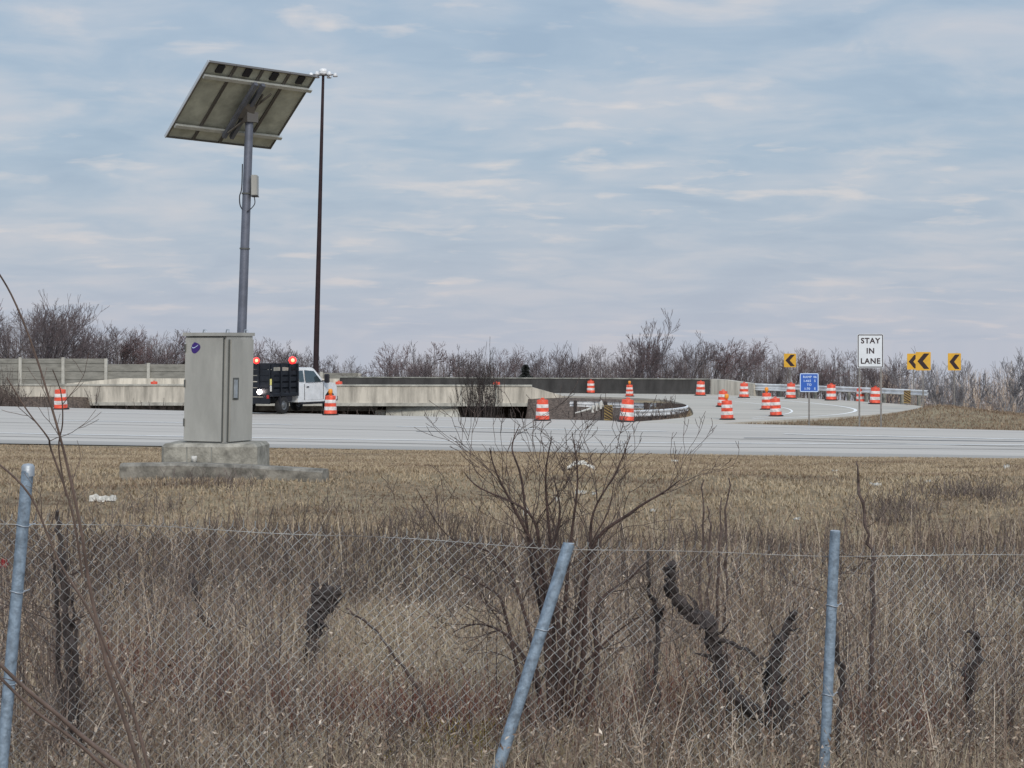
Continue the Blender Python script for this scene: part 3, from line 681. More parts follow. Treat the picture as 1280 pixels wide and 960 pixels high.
# local frame: +x forward, +y left ; origin at rear right corner of the bed
W_ = 2.25
def tb(*a): return MB().box(*a)
b = MB(); b.box((2.6, W_ / 2, .62), (5.0, .9, .22)); b.build('chassis', M['blackpaint'], tr)
b = MB(); b.box((1.02, W_ / 2, .88), (2.05, W_, .16), bev=.02); b.box((.03, W_ / 2, .62), (.08, W_ - .3, .30)); b.build('bed_floor', M['blackpaint'], tr)
for yy, nm in ((0.03, 'r'), (W_ - .03, 'l')):
    b = MB()
    for xx in (.08, .72, 1.36, 1.98): b.box((xx, yy, 1.6), (.09, .055, 1.34))
    for zz in (1.05, 1.32, 1.60, 1.88, 2.20): b.box((1.02, yy + (.04 if yy < 1 else -.04), zz), (1.95, .03, .19 if zz < 2 else .12))
    b.build('stake_side', M['blackpaint'], tr)
b = MB()
for yy in (.15, .8, 1.45, 2.1): b.box((.03, yy, 1.6), (.055, .09, 1.32))
for zz in (1.06, 1.34, 1.62, 1.90, 2.18): b.box((.065, W_ / 2, zz), (.03, W_ - .12, .24))
b.build('tailboard', M['blackpaint'], tr)
b = MB(); b.box((2.0, W_ / 2, 1.6), (.07, W_ - .08, 1.4)); b.build('headboard', M['blackpaint'], tr)
b = MB(); b.box((-.05, W_ - .3, 1.55), (.06, .55, 1.5)); b.build('tool_box', M['black'], tr)
# load sheets glimpsed over the side
MB().box((1.1, .5, 2.05), (1.5, .04, .26), Matrix.Rotation(R(6), 3, 'Y')).build('load_board', M['conc'], tr)
# cab outline side view
cabx = 2.10
out = [(cabx, .50), (cabx, 1.35), (cabx + .02, 1.95), (cabx + .14, 2.08), (cabx + 1.18, 2.10), (cabx + 1.40, 2.03), (cabx + 2.02, 1.46), (cabx + 2.92, 1.34), (cabx + 3.06, 1.20), (cabx + 3.10, .62), (cabx + 2.98, .50),
       (cabx + 2.92, .50), (cabx + 2.86, .78), (cabx + 2.65, .97), (cabx + 2.37, .97), (cabx + 2.15, .78), (cabx + 2.08, .50)]
bm = MB(); y0, y1 = .12, W_ - .12; n = len(out)
def inset(a, c): return .13 * max(0, (c - 1.35) / .75)
bm.add([Vector((a, y0 + inset(a, c), c)) for a, c in out] + [Vector((a, y1 - inset(a, c), c)) for a, c in out], [tuple(range(n)), tuple(reversed(range(n, 2 * n)))] + [((i + 1) % n, i, n + i, n + (i + 1) % n) for i in range(n)])
body = bm.build('cab_body', M['white'], tr)
for sgn, yy in ((1, y0), (-1, y1)):
    def sp(a, c, o=.006): return Vector((a, yy + sgn * (inset(a, c) - o), c))
    dr_ = MB(); q = [(cabx + .52, .60), (cabx + 1.94, .60), (cabx + 1.96, 1.36), (cabx + .52, 1.36)]
    dr_.add([sp(a, c, .01) for a, c in q], [(0, 1, 2, 3) if sgn > 0 else (3, 2, 1, 0)])
    d_ = dr_.build('door', M['white'], tr)
    MB().box(sp(cabx + .74, 1.20, .03), (.16, .03, .05)).build('handle', M['black'], d_)
    g_ = MB(); q = [(cabx + .62, 1.42), (cabx + 1.88, 1.42), (cabx + 1.35, 1.93), (cabx + .62, 1.98)]; g_.add([sp(a, c, .012) for a, c in q], [(0, 1, 2, 3)]); g_.build('side_window', M['glass'], tr)
    g_ = MB(); q = [(cabx + .12, 1.44), (cabx + .50, 1.44), (cabx + .50, 1.96), (cabx + .16, 1.96)]; g_.add([sp(a, c, .012) for a, c in q], [(0, 1, 2, 3)]); g_.build('rear_quarter_window', M['glass'], tr)
    for xx in (.51, 1.99): 
        g_ = MB(); g_.box(sp(cabx + xx, .98, .012), (.02, .01, .74)); g_.build('door_seam', M['black'], tr)
    m_ = MB(); m_.box(sp(cabx + 1.92, 1.58, .30), (.12, .28, .42), bev=.04); m_.build('mirror', M['black'], tr)
    MB().box(sp(cabx + 1.92, 1.46, .10), (.06, .24, .05)).build('mirror_arm', M['black'], tr)
    MB().box(sp(cabx + 1.1, .44, -.02), (1.8, .12, .10)).build('running_board', M['black'], tr)
g_ = MB(); q = [(cabx + 1.415, 2.015), (cabx + 2.00, 1.485)]; g_.add([Vector((q[0][0] + .02, y0 + .2, q[0][1])), Vector((q[1][0] + .02, y0 + .12, q[1][1])), Vector((q[1][0] + .02, y1 - .12, q[1][1])), Vector((q[0][0] + .02, y1 - .2, q[0][1]))], [(0, 1, 2, 3)]); g_.build('windscreen', M['glass'], tr)
g_ = MB(); g_.add([Vector((cabx - .006, y0 + .25, 1.45)), Vector((cabx + .01, y0 + .28, 1.92)), Vector((cabx + .01, y1 - .28, 1.92)), Vector((cabx - .006, y1 - .25, 1.45))], [(0, 3, 2, 1)]); g_.build('rear_window', M['glass'], tr)
MB().box((cabx + 3.16, W_ / 2, .62), (.14, 1.95, .24), bev=.03).build('front_bumper', M['hub'], tr)
MB().box((cabx + 3.10, W_ / 2, .98), (.04, 1.2, .36)).build('grille', M['black'], tr)
for yy in (.35, W_ - .35): MB().box((cabx + 3.09, yy, 1.02), (.05, .30, .24)).build('headlight', M['glass'], tr)
ax = Matrix.Rotation(R(90), 3, 'X')
for xx in (.95, cabx + 2.51):
    for yy in (.16, W_ - .16):
        tyre = MB().lathe([(.22, -.14), (.36, -.14), (.40, -.09), (.40, .09), (.36, .14), (.22, .14)], 22, c=(xx, yy, .40), axis=ax).build('wheel', M['rubber'], tr)
        MB().lathe([(0, -.10), (.10, -.12), (.12, -.05), (.215, -.12), (.225, -.12), (.225, .12), (.215, .12), (.12, .05), (.1, .12), (0, .1)], 16, c=(xx, yy, .40), axis=ax).build('rim', M['hub'], tyre)
b = MB(); b.box((.62, .05, .72), (.06, .10, .55)); b.box((1.30, .05, .80), (.5, .04, .5)); b.build('mudguard', M['black'], tr)
MB().box((-.005, .06, 1.47), (.02, .09, .28)).build('yellow_reflector', M['yellow_strip'], tr)
MB().box((-.005, .06, 1.18), (.02, .09, .27)).build('white_reflector', M['litter'], tr)
for (x_, y_, z_, mm, rr, nm) in ((2.0, .35, 2.44, 'red_l', .19, 'red_strobe'), (.05, .93, 2.44, 'red_l', .16, 'red_strobe'), (-.08, .65, 1.02, 'white_l', .12, 'reversing_lamp')):
    MB().lathe([(0, -rr * .5), (rr * .35, -rr * .35), (rr * .5, 0), (rr * .35, rr * .35), (0, rr * .5)], 12, c=(x_ - rr * .5, y_ - rr * .45, z_)).build('bulb', M['bulb'], tr)
    MB().lathe([(0, -rr), (rr * .7, -rr * .7), (rr, 0), (rr * .7, rr * .7), (0, rr)], 12, c=(x_, y_, z_)).build(nm, M[mm], tr)
    MB().box((x_ + (.03 if x_ < 1 else 0), y_, z_ - rr - .03), (.16, .16, .06)).build('lamp_base', M['black'], tr)
for yy in (.22, W_ - .22): MB().box((-.01, yy, .80), (.04, .12, .16)).build('tail_light', mat('red_tail_lens', (.35, .02, .02), .3) if yy < 1 else bpy.data.materials['red_tail_lens'], tr)

# ------------------------------------------------------------------ concrete pad, kerb and cabinet
CD = 29.4; th = R(-25)
padr = MB(); zt = 1.68
padc = Vector((PX(272.5, 30.0), 29.76, 0)); gz = H1(padc.x, padc.y)
pd = thing('concrete_pad', 'weathered concrete pad carrying the grey metal cabinet', 'concrete pad', (padc.x, padc.y, gz))
padr.box((padc.x + .01, padc.y, (zt + gz - .25) / 2), (1.48, 1.05, zt - gz + .25), rotz(R(-4)), bev=.05); padr.build('slab', M['kerb2'], pd, world=True)
b = MB(); 
for dx in (-.36, .02): b.box((padc.x + dx, padc.y - .524 - dx * .07, (zt + gz) / 2), (.018, .02, zt - gz - .1), rotz(R(-4)))
b.build('joint', M['conc_dark'], pd, world=True)
b = MB(); kp = [P(152, 579, 28.9), P(230, 578, 28.9), P(300, 580.5, 28.8), P(368, 584, 28.6), P(407, 586.5, 28.5)]
b.sweep(kp, [(-.16, -.32), (.16, -.32), (.16, -.04), (.10, 0), (-.12, 0), (-.16, -.04)], closed=True)
tag(b.build('concrete_kerb', M['kerb']), 'long low stained concrete kerb lying in front of the cabinet pad', 'kerb')

cc = Vector((PX(280.5, CD), CD, 1.68))      # nearest vertical corner of the cabinet
lean = Matrix.Rotation(R(.9), 3, 'Y')
ux = (rotz(R(-25)) @ Vector((-1, 0, 0))); ux = Vector((-.906, .423, 0)); uy = Vector((.423, .906, 0)); 
cb = thing('utility_cabinet', 'tall grey green metal equipment cabinet with a round purple sticker', 'cabinet', cc)
S = .735; Hc = 1.64
def cp(a, b_, z): v = ux * a + uy * b_ + Vector((0, 0, z)); v.x += z * .02; return cc + v
def cbox(mb, a0, a1, b0, b1, z0, z1):
    vs = [cp(a, b_, z) for z in (z0, z1) for a, b_ in ((a0, b0), (a0, b1), (a1, b1), (a1, b0))]
    mb.add(vs, [(3, 2, 1, 0), (4, 5, 6, 7), (0, 1, 5, 4), (1, 2, 6, 5), (2, 3, 7, 6), (3, 0, 4, 7)]); return mb
cbox(MB(), .0, S, .0, S, 0.0, Hc).build('body', M['cab'], cb, world=True)
cbox(MB(), -.03, S + .05, -.03, S + .03, -.035, .0).build('plinth', M['cab_dark'], cb, world=True)
cbox(MB(), .03, S + .03, .05, S - .05, .03, Hc - .06).build('side_flange', M['cab_dark'], cb, world=True)
# front door (left face in view) standing proud
fdoor = cbox(MB(), .035, S - .015, -.045, -.004, .025, Hc - .025).build('door', M['cab'], cb, world=True)
cbox(MB(), .030, .034, -.04, -.004, .03, Hc - .03).build('gasket', M['cab_dark'], fdoor, world=True)
for z in (.25, .85, 1.4): MB().tube([cp(S - .02, -.055, z), cp(S - .02, -.055, z + .12)], .014, 6).build('hinge', M['cab_dark'], fdoor, world=True)
# sticker
pts = []; 
for k in range(24):
    a = 2 * math.pi * k / 24; rr = .085 * (1 + .10 * math.sin(3 * a + 1)) ; rr *= .80 if 2.0 < a < 2.9 else 1
    pts.append((rr * math.cos(a), rr * math.sin(a)))
st_ = MB(); st_.add([cp(S - .20 - x_, -.048, Hc - .175 + z_) for x_, z_ in pts], [tuple(range(24))]); stk = st_.build('sticker', M['purple'], fdoor, world=True)
st_ = MB(); st_.add([cp(S - .20 - x_, -.050, Hc - .175 + z_) for x_, z_ in ((-.06, .01), (-.03, .0), (0, .012), (.03, .03), (.055, .05), (.05, .036), (.03, .018), (0, .0), (-.03, -.012), (-.06, -.006))], [tuple(range(10))]); st_.build('swoosh', M['bluewhite'], stk, world=True)
# right face door with recessed handle
rd = cbox(MB(), -.040, -.004, .09, S - .03, .02, Hc - .05).build('side_door', M['cab'], cb, world=True)
cbox(MB(), -.012, -.003, .055, .088, .02, Hc - .05).build('gasket', M['cab_dark'], rd, world=True)
cbox(MB(), -.046, -.041, .14, .30, .66, 1.0).build('handle_recess', M['cab_dark'], rd, world=True)
b = cbox(MB(), -.075, -.047, .155, .225, .69, .97); b.build('handle', M['galv'], rd, world=True)
b = MB(); cbox(b, -.02, S + .02, -.075, S + .03, Hc + .004, Hc + .055); b.build('rain_hood', M['cab'], cb, world=True)
cbox(MB(), .01, S + .01, -.03, S, Hc + .001, Hc + .02).build('hood_gap', M['cab_dark'], cb, world=True)
for a_, b2 in ((S - .2, .2), (.06, .12), (.06, S - .1)):
    MB().tube([cp(a_ - .03, b2, Hc + .055), cp(a_ - .02, b2, Hc + .10), cp(a_ + .02, b2, Hc + .10), cp(a_ + .03, b2, Hc + .055)], .011, 6).build('lifting_eye', M['galv'], cb, world=True)
b = MB(); b.tube([cp(S + .0, .3, .74), cp(S + .10, .3, .74)], .02, 8); b.tube([cp(S + .10, .3, .74), cp(S + .13, .3, .74)], .04, 8); b.build('lock_knob', M['galv'], cb, world=True)

# ------------------------------------------------------------------ solar pole and panel
SD = 30.6; base = Vector((PX(296, SD), SD, 1.2)); top = P(312, 143, SD)
sp_ = thing('solar_pole', 'tall grey steel pole with a tilted solar panel seen from below', 'solar panel', base)
b = MB(); b.tube([base, base.lerp(top, .5), top], [.082, .074, .066], 14); b.build('pole', M['pole'], sp_, world=True)
for t in (.62, .775): MB().tube([base.lerp(top, t), base.lerp(top, t + .004)], .084, 14).build('pole_band', M['cab_dark'], sp_, world=True)
yaw = R(38); tilt = R(38)
Wd = Vector((math.cos(yaw), math.sin(yaw), -.035)).normalized(); nh = Vector((-math.sin(yaw), math.cos(yaw), 0)); Hd = (nh * math.cos(tilt) + Vector((0, 0, -math.sin(tilt)))).normalized(); Hd = (Hd - Wd * Hd.dot(Wd)).normalized()
Nd = Wd.cross(Hd); 
if Nd.z < 0: Nd = -Nd         # glass side, up
pc = P(301, 132.5, 30.55); PW, PH = 1.93, 1.70
def pp(a, h, n_): return pc + Wd * (a * PW) + Hd * (h * PH) + Nd * n_
def pbox(mb, a0, a1, h0, h1, n0, n1, mi=0):
    vs = [pp(a, h, n_) for n_ in (n0, n1) for a, h in ((a0, h0), (a1, h0), (a1, h1), (a0, h1))]
    return mb.add(vs, [(3, 2, 1, 0), (4, 5, 6, 7), (0, 1, 5, 4), (1, 2, 6, 5), (2, 3, 7, 6), (3, 0, 4, 7)], mi)
for i in range(4):
    a0 = -.5 + i * .25 + .002; a1 = a0 + .246
    mdl = pbox(MB(), a0 + .008, a1 - .008, -.492, .492, .0, .008).build('solar_module', M['backsheet'], sp_, world=True)
    pbox(MB(), a0 + .008, a1 - .008, -.492, .492, .009, .012).build('glass_face', M['cells'], mdl, world=True)
    b = MB(); fr = .010
    pbox(b, a0, a0 + fr, -.5, .5, -.028, .016); pbox(b, a1 - fr, a1, -.5, .5, -.028, .016); pbox(b, a0 + fr, a1 - fr, -.5, -.49, -.028, .016); pbox(b, a0 + fr, a1 - fr, .49, .5, -.028, .016)
    b.build('module_frame', M['frame_dark'], mdl, world=True)
    pbox(MB(), a0 + .095, a0 + .155, -.475, -.385, -.034, -.001).build('junction_box', M['black'], mdl, world=True)
pbox(MB(), -.507, -.501, -.505, .505, -.032, .02).build('edge_trim', M['frame_light'], sp_, world=True)
for h in (-.335, .32):
    pbox(MB(), -.49, .52, h - .018, h + .018, -.075, -.032).build('mounting_rail', M['alu'], sp_, world=True)
for da in (-.045, .025):
    pbox(MB(), da + .0, da + .032, -.36, .36, -.145, -.078).build('strongback', M['pole'], sp_, world=True)
hub = pp(-.005, .02, -.16)
hb = MB(); hb.box(top + Vector((0, 0, -.05)), (.20, .20, .16), rotz(yaw)); hb.add([top + Vector((.07, -.03, -.05)), top + Vector((-.07, .03, -.05)), pp(-.05, .10, -.13), pp(-.05, -.10, -.13), pp(.07, -.12, -.13), pp(.07, .10, -.13)], [(0, 1, 2, 3), (0, 3, 4), (0, 4, 5), (0, 5, 2, 1), (2, 5, 4, 3)])
hb.build('tilt_head', M['frame_dark'], sp_, world=True)
MB().tube([top + Vector((.02, 0, -.02)), pp(.10, -.22, -.08)], .022, 6).build('strut', M['frame_dark'], sp_, world=True)
MB().tube([top + Vector((.04, -.02, .08)), pp(.17, -.24, -.08)], .018, 6).build('strut', M['frame_dark'], sp_, world=True)
MB().tube([top + Vector((-.02, 0, -.04)), pp(-.03, .28, -.14)], .022, 6).build('strut', M['frame_dark'], sp_, world=True)
bx = P(318.5, 232, SD - .05)
MB().box(bx, (.10, .20, .33), bev=.012).build('control_box', M['cab'], sp_, world=True)
MB().box(bx + Vector((.002, 0, -.172)), (.105, .205, .015)).build('control_box_base', M['black'], sp_, world=True)
b = MB(); b.tube(smooth_path([bx + Vector((-.01, 0, -.17)), bx + Vector((.0, 0, -.28)), bx + Vector((-.05, -.02, -.36)), bx + Vector((-.12, -.04, -.42))], 5), .008, 5)
b.tube(smooth_path([P(303, 205, SD - .09), P(302, 235, SD - .1), P(299.5, 245, SD - .1), P(300, 256, SD - .1), P(303, 262, SD - .09)], 5), .010, 5); b.build('cable', M['black'], sp_, world=True)

# ------------------------------------------------------------------ litter
def scrap(px, py, w_, h_, label, m='litter', name='plastic_scrap', lift=.01, arc=0.0, sg=None):
    p = GT(px, py); k = p.y / F; nseg = 8; V = []; Fc = []
    for i in range(nseg + 1):
        t = i / nseg; x = (t - .5) * w_ * k; zz = lift + math.sin(t * math.pi) * arc * k + random.uniform(-1, 1) * h_ * k * .12; hh = h_ * k * (.55 + random.random() * .6)
        yy = random.uniform(-.03, .03)
        V += [Vector((x, yy, zz)), Vector((x, yy + .02, zz + hh)), Vector((x, yy + .10, zz + hh * .3))]
    for i in range(nseg): 
        for j in range(3): Fc.append((i * 3 + j, i * 3 + 3 + j, i * 3 + 3 + (j + 1) % 3, i * 3 + (j + 1) % 3))
    Fc += [(0, 1, 2), (nseg * 3 + 2, nseg * 3 + 1, nseg * 3)]
    b = MB(); b.add(V, Fc); o = b.build(name, M[m]); o.location = p; tag(o, label, 'litter'); return o
scrap(726, 588, 34, 5, 'long curved white plastic strip lying on the grass by the road', arc=7, name='plastic_strip')
scrap(726, 619, 14, 5, 'small white scrap below the curved white strip')
scrap(743, 620, 5, 4, 'tiny white scrap right of the small scrap behind the shrub')
scrap(697, 629, 7, 6, 'white rubbish lump left among the shrub branches')
scrap(657, 645, 6, 9, 'pale scrap caught low in the shrub branches')
scrap(816, 641, 7, 4, 'lone white scrap on the grass right of the shrub')
scrap(844, 578, 9, 3, 'flat white scrap near the road edge right of the shrub')
scrap(997, 651, 8, 3, 'pale scrap on the grass left of the upright right fence post')
scrap(1095, 608, 14, 4, 'white paper scrap on the grass right of the right fence post')
scrap(1161, 604, 7, 3, 'faint pale scrap far right in the field')
scrap(1259, 587, 7, 6, 'bright white scrap at the far right near the road')
scrap(1266, 768, 28, 8, 'crumpled white bag at the right edge behind the fence', name='plastic_bag')
scrap(128, 629, 32, 9, 'ragged white bag on the grass left of the cabinet', name='plastic_bag')
scrap(1044, 591, 6, 3, 'tiny pale scrap in the field above the right fence post')
p = P(240, 570, 28.95); b = MB(); b.lathe([(0, 0), (.035, 0), (.045, .10), (0, .10)], 10, c=(0, 0, 0)); o = b.build('paper_cup', M['litter']); o.location = (p.x, p.y + .2, 1.40); tag(o, 'small white cup standing against the cabinet pad', 'cup')
scrap(4, 742, 7, 12, 'dark red scrap caught behind the fence at the left edge', m='redlitter', name='cloth_scrap', lift=.25)

# ------------------------------------------------------------------ chain link fence
def fence_top(px): return float(np.interp(px, [-320, 0, 220, 450, 560, 700, 860, 1040, 1160, 1280, 1640], [640, 651, 657, 668, 675, 683, 688, 692, 693, 691, 692]))
def fence_D(px): return float(np.interp(px, [-320, 30, 640, 1040, 1640], [9.7, 10.1, 11.0, 11.1, 11.6]))
fr = thing('chain_link_fence', 'old sagging chain link fence with blue grey pipe posts across the foreground', 'fence', (0, 11, H1(0, 11)))
span = np.arange(-320, 1620, 2.0); cum = [0.0]; pos = [Vector((PX(a, fence_D(a)), fence_D(a), 0)) for a in span]
for i in range(1, len(pos)): cum.append(cum[-1] + (pos[i] - pos[i - 1]).length)
tot = cum[-1]; wp = .0310; nw_ = int(tot / wp); hz = .0315
S0, S1 = [], []; RR = []
def fpos(s):
    a = float(np.interp(s, cum, span)); D = fence_D(a); zt_ = CZ - (fence_top(a) - HY) / F * D; return PX(a, D), D, zt_, a
V0 = []; V1 = []
for i in range(nw_):
    pts = []; tops = random.uniform(.01, .045); s = i * wp
    x, D, zt_, a = fpos(s); zg = H1(x, D) - .02
    nk = int((zt_ - zg) / hz) + 1; broken = random.random() < .04
    for k in range(nk + 1):
        depth = k * hz; side = ((k + i) % 2) * wp
        sag = .035 * math.sin(depth * 3.1 + s * 1.3) + .02 * math.sin(depth * 7 + s * 2.7)
        shear = depth * .10 * math.sin(s * .9 + 1)
        x2, D2, z2, _ = fpos(min(max(s + side + shear + .004 * random.uniform(-1, 1), 0), tot))
        dep = .006 * (1 if ((k + i) % 2) else -1)
        pts.append((x2, D2 + sag * .9 + dep, z2 + .012 - depth + .004 * random.uniform(-1, 1)))
    # knuckle above the wire
    p0 = pts[0]; pts.insert(0, (p0[0] + random.uniform(-.004, .008), p0[1], p0[2] + tops))
    for q in range(len(pts) - 1): V0.append(pts[q]); V1.append(pts[q + 1])
V, Fc = tubes(V0, V1, np.full(len(V0), .0016), np.full(len(V0), .0016), 4)
o = link('wire_mesh', new_mesh('wire_mesh', V - np.array(fr.location), Fc), M['wire'], fr)
b = MB(); b.tube([Vector(fpos(s)[:3]) + Vector((0, .008, -.012 + .006 * math.sin(s * 4))) for s in np.linspace(0, tot, 130)], .0026, 4, cap=False)
b.build('tension_wire', M['wire'], fr, world=True)
def fpost(a, c, D0, D1, r, label, cap=False, ties=()):
    A = P(a[0], a[1], D0); B = P(c[0], c[1], D1); d = (B - A).normalized(); B = B + d * .15
    po = MB().tube([A, A.lerp(B, .33), A.lerp(B, .66), B], [r, r, r, r], 16).build('post', M['post_paint'], fr, world=True); po['label'] = label
    if cap: MB().lathe([(r * 1.08, -.05), (r * 1.08, 0), (r * .8, .012), (0, .016)], 16, c=A).build('post_cap', M['galv'], po, world=True)
    else: MB().lathe([(r * .99, .0), (r * .8, .004), (0, .002)], 16, c=A - Vector((0, 0, -.001))).build('post_rim', M['galv'], po, world=True)
    for t in ties:
        c_ = A.lerp(B, t); pts = [c_ + Vector((math.cos(u) * (r + .005), math.sin(u) * (r + .005), .006 * math.sin(u * 2))) for u in np.linspace(0, 2 * math.pi, 15)] + [c_ + Vector((r + .03, .02, .01))]
        MB().tube(pts, .003, 5).build('tie_wire', M['galv'], po, world=True)
fpost((35, 583), (0, 985), 9.9, 9.75, .031, 'upright pipe post at the left edge with a dark cap', True, (.17, .36, .62))
fpost((711, 680), (618, 975), 10.95, 10.7, .034, 'pipe post leaning far over to the left', False, (.33,))
fpost((1044, 664), (1029, 990), 11.0, 10.9, .030, 'straight pipe post at the right', False, (.26, .57))

# ------------------------------------------------------------------ woody plants in the foreground
def grow(p, d, ln, r, lvl, out, up=.15, wig=.22, split=2.6, minr=.0016, fac=.66, ang=34, nseg=4, first=0.0):
    """out: list of (p0,p1,r0,r1)"""
    sl_n = ln / nseg; nodes = []
    r1 = max(r * .62, minr)
    for i in range(nseg):
        d = (d + Vector((random.gauss(0, wig), random.gauss(0, wig), random.gauss(0, wig * .6) + up)) * .5).normalized()
        q = p + d * sl_n; ra = r + (r1 - r) * i / nseg; rb = r + (r1 - r) * (i + 1) / nseg
        out.append((p, q, ra, rb, lvl)); p = q; nodes.append((p, d, rb, (i + 1) / nseg))
    if lvl <= 0: return
    nb = int(split + random.random())
    for j in range(nb):
        q, dd, rb, t = nodes[-1] if j == 0 else random.choice(nodes[int(first * nseg):])
        ax_ = dd.orthogonal().normalized(); ax_.rotate(Quaternion(dd, random.uniform(0, 6.28)))
        nd = dd.copy(); nd.rotate(Quaternion(ax_, R(random.gauss(ang, 9) * (.55 if j == 0 else 1))))
        grow(q, nd, ln * fac * random.uniform(.75, 1.15), max(rb * (.85 if j == 0 else .68), minr), lvl - 1, out, up, wig, split, minr, fac, ang, nseg, 0.0)
def segs_mesh(name, segs, sides=4, loc=(0, 0, 0)):
    V, Fc = tubes([tuple(s[0]) for s in segs], [tuple(s[1]) for s in segs], [s[2] for s in segs], [s[3] for s in segs], sides)
    return new_mesh(name, V - np.array(loc), Fc, smooth=True)
def path_segs(pts, rs, out, jit=.0):
    pts = smooth_path(pts, 5); n = len(pts)
    rr = np.interp(np.linspace(0, 1, n), np.linspace(0, 1, len(rs)), rs)
    for i in range(n - 1): out.append((pts[i], pts[i + 1], rr[i], rr[i + 1], 9))
    return pts
def pathpx(l, D): return [P(a, b_, D if len(x_) < 1 else D) for (a, b_, *x_) in l]

# central multi-stemmed shrub, just behind the fence
D = 12.2; gz = H1(PX(690, D), D)
sh = thing('bare_shrub', 'large leafless many stemmed shrub behind the leaning fence post', 'shrub', (PX(692, D), D, gz))
stems = [[(684, 945), (668, 820), (640, 720), (612, 690), (560, 670), (520, 610)], [(690, 945), (682, 800), (672, 700), (645, 640), (620, 590), (612, 560)],
         [(694, 945), (700, 820), (690, 700), (682, 600), (690, 545)], [(700, 945), (712, 820), (735, 700), (742, 640), (770, 590), (788, 545)],
         [(705, 945), (728, 830), (738, 690), (790, 640), (830, 615), (850, 600)], [(676, 945), (650, 850), (632, 770), (618, 740), (560, 710), (545, 690)],
         [(698, 945), (690, 840), (664, 700), (652, 600), (640, 560), (650, 530)], [(702, 945), (704, 800), (712, 690), (722, 600), (715, 540)],
         [(710, 945), (745, 840), (745, 760), (790, 720), (830, 680)], [(686, 945), (672, 860), (640, 800), (600, 780), (566, 790)],
         [(706, 945), (716, 850), (726, 760), (735, 690), (760, 640), (768, 600)], [(696, 945), (686, 780), (676, 690), (660, 640), (600, 610), (580, 590)],
         [(690, 945), (700, 870), (760, 800), (800, 770)], [(700, 945), (690, 720), (700, 640), (690, 590)]]
main = []; tw = []
for i, st_px in enumerate(stems):
    dd = random.uniform(-.35, .45); pts = [P(a, b_, D + dd * t) for (a, b_), t in zip(st_px, np.linspace(0, 1, len(st_px)))]
    r0 = random.uniform(.014, .025); pts = path_segs(pts, [r0, r0 * .8, r0 * .55, r0 * .32, r0 * .14], main)
    for q in range(9):
        t = random.uniform(.30, .97); k = int(t * (len(pts) - 2)); dv = (pts[k + 1] - pts[k]).normalized()
        axx = dv.orthogonal(); axx.rotate(Quaternion(dv, random.uniform(0, 6.28))); nd = dv.copy(); nd.rotate(Quaternion(axx, R(random.uniform(25, 60))))
        grow(pts[k], nd, random.uniform(.16, .38), .0062 * (1.25 - t), 3, tw, up=.12, wig=.28, split=2.0, minr=.0017, fac=.62, ang=38)
link('stems', segs_mesh('stems', main, 7, sh.location), M['bark_red'], sh); link('twigs', segs_mesh('twigs', tw, 3, sh.location), M['bark_mid'], sh)

def gnarl(name, label, cat, paths, D, m='bark_dark', twigs=0, jit=.22, tl=.25):
    p0 = P(paths[0][0][0][0], paths[0][0][0][1], D); gz = H1(p0.x, p0.y)
    r = thing(name, label, cat, (p0.x, p0.y, gz)); b = MB(); tws = []
    for pxs, rs in paths:
        pts = [P(a, c, D + random.uniform(-.05, .05)) for a, c in pxs]; sp2 = smooth_path(pts, 6); n = len(sp2); k = D / F
        for i in range(1, n): sp2[i] += Vector((random.gauss(0, .009), random.gauss(0, .010), random.gauss(0, .004)))
        rad_ = np.interp(np.linspace(0, 1, n), np.linspace(0, 1, len(rs)), rs) * k * np.array([random.uniform(.72, 1.22) for _ in range(n)])
        b.tube(sp2, list(rad_), 11, jit=jit, smooth=False)
        for q in range(int(n / 4) if max(rs) > 5 else 0):
            i = random.randrange(2, n - 1); d_ = (sp2[i + 1] - sp2[i]).normalized(); a_ = d_.orthogonal(); a_.rotate(Quaternion(d_, random.uniform(0, 6.28))); rr_ = rad_[i]
            b.tube([sp2[i], sp2[i] + (a_ + d_ * .4) * rr_ * 1.3, sp2[i] + (a_ + d_ * random.uniform(.4, 1.2)) * rr_ * random.uniform(1.5, 3.0)], [rr_ * .38, rr_ * .22, rr_ * .08], 6, jit=.3, smooth=False)
        for q in range(twigs):
            i = random.randrange(int(n * .1), n - 1); d = (sp2[i + 1] - sp2[i]).normalized(); a = d.orthogonal(); a.rotate(Quaternion(d, random.uniform(0, 6.28)))
            tw1 = []; grow(sp2[i], (a + d * .5).normalized(), random.uniform(.3, 1) * tl, .003, 2, tw1, minr=.0015); tws.append(tw1)
    b.build('trunk', M[m], r, world=True)
    for tw1 in tws: link('twig', segs_mesh('twig', tw1, 3, r.location), M['bark_mid'], r)
    return r
gnarl('dead_trunk', 'dark crooked dead trunk with a hooked tip, leaning left of the forked stub', 'dead trunk',
      [([(968, 905), (935, 885), (908, 858), (893, 815), (886, 778), (862, 768), (842, 742), (836, 722), (842, 706)], [8, 8, 8.5, 8, 9, 7, 7.5, 6.5, 5]), ([(888, 795), (915, 805), (942, 818), (951, 832)], [3, 2.5, 2, 1.5])], 12.0, twigs=5)
gnarl('dead_trunk', 'short upright dead stub right of the crooked trunk', 'dead trunk', [([(974, 945), (970, 900), (966, 850), (972, 815), (984, 785), (993, 765)], [13, 12, 10, 8, 6, 4]), ([(960, 890), (958, 850), (962, 835)], [4, 4, 3])], 12.3, twigs=5)
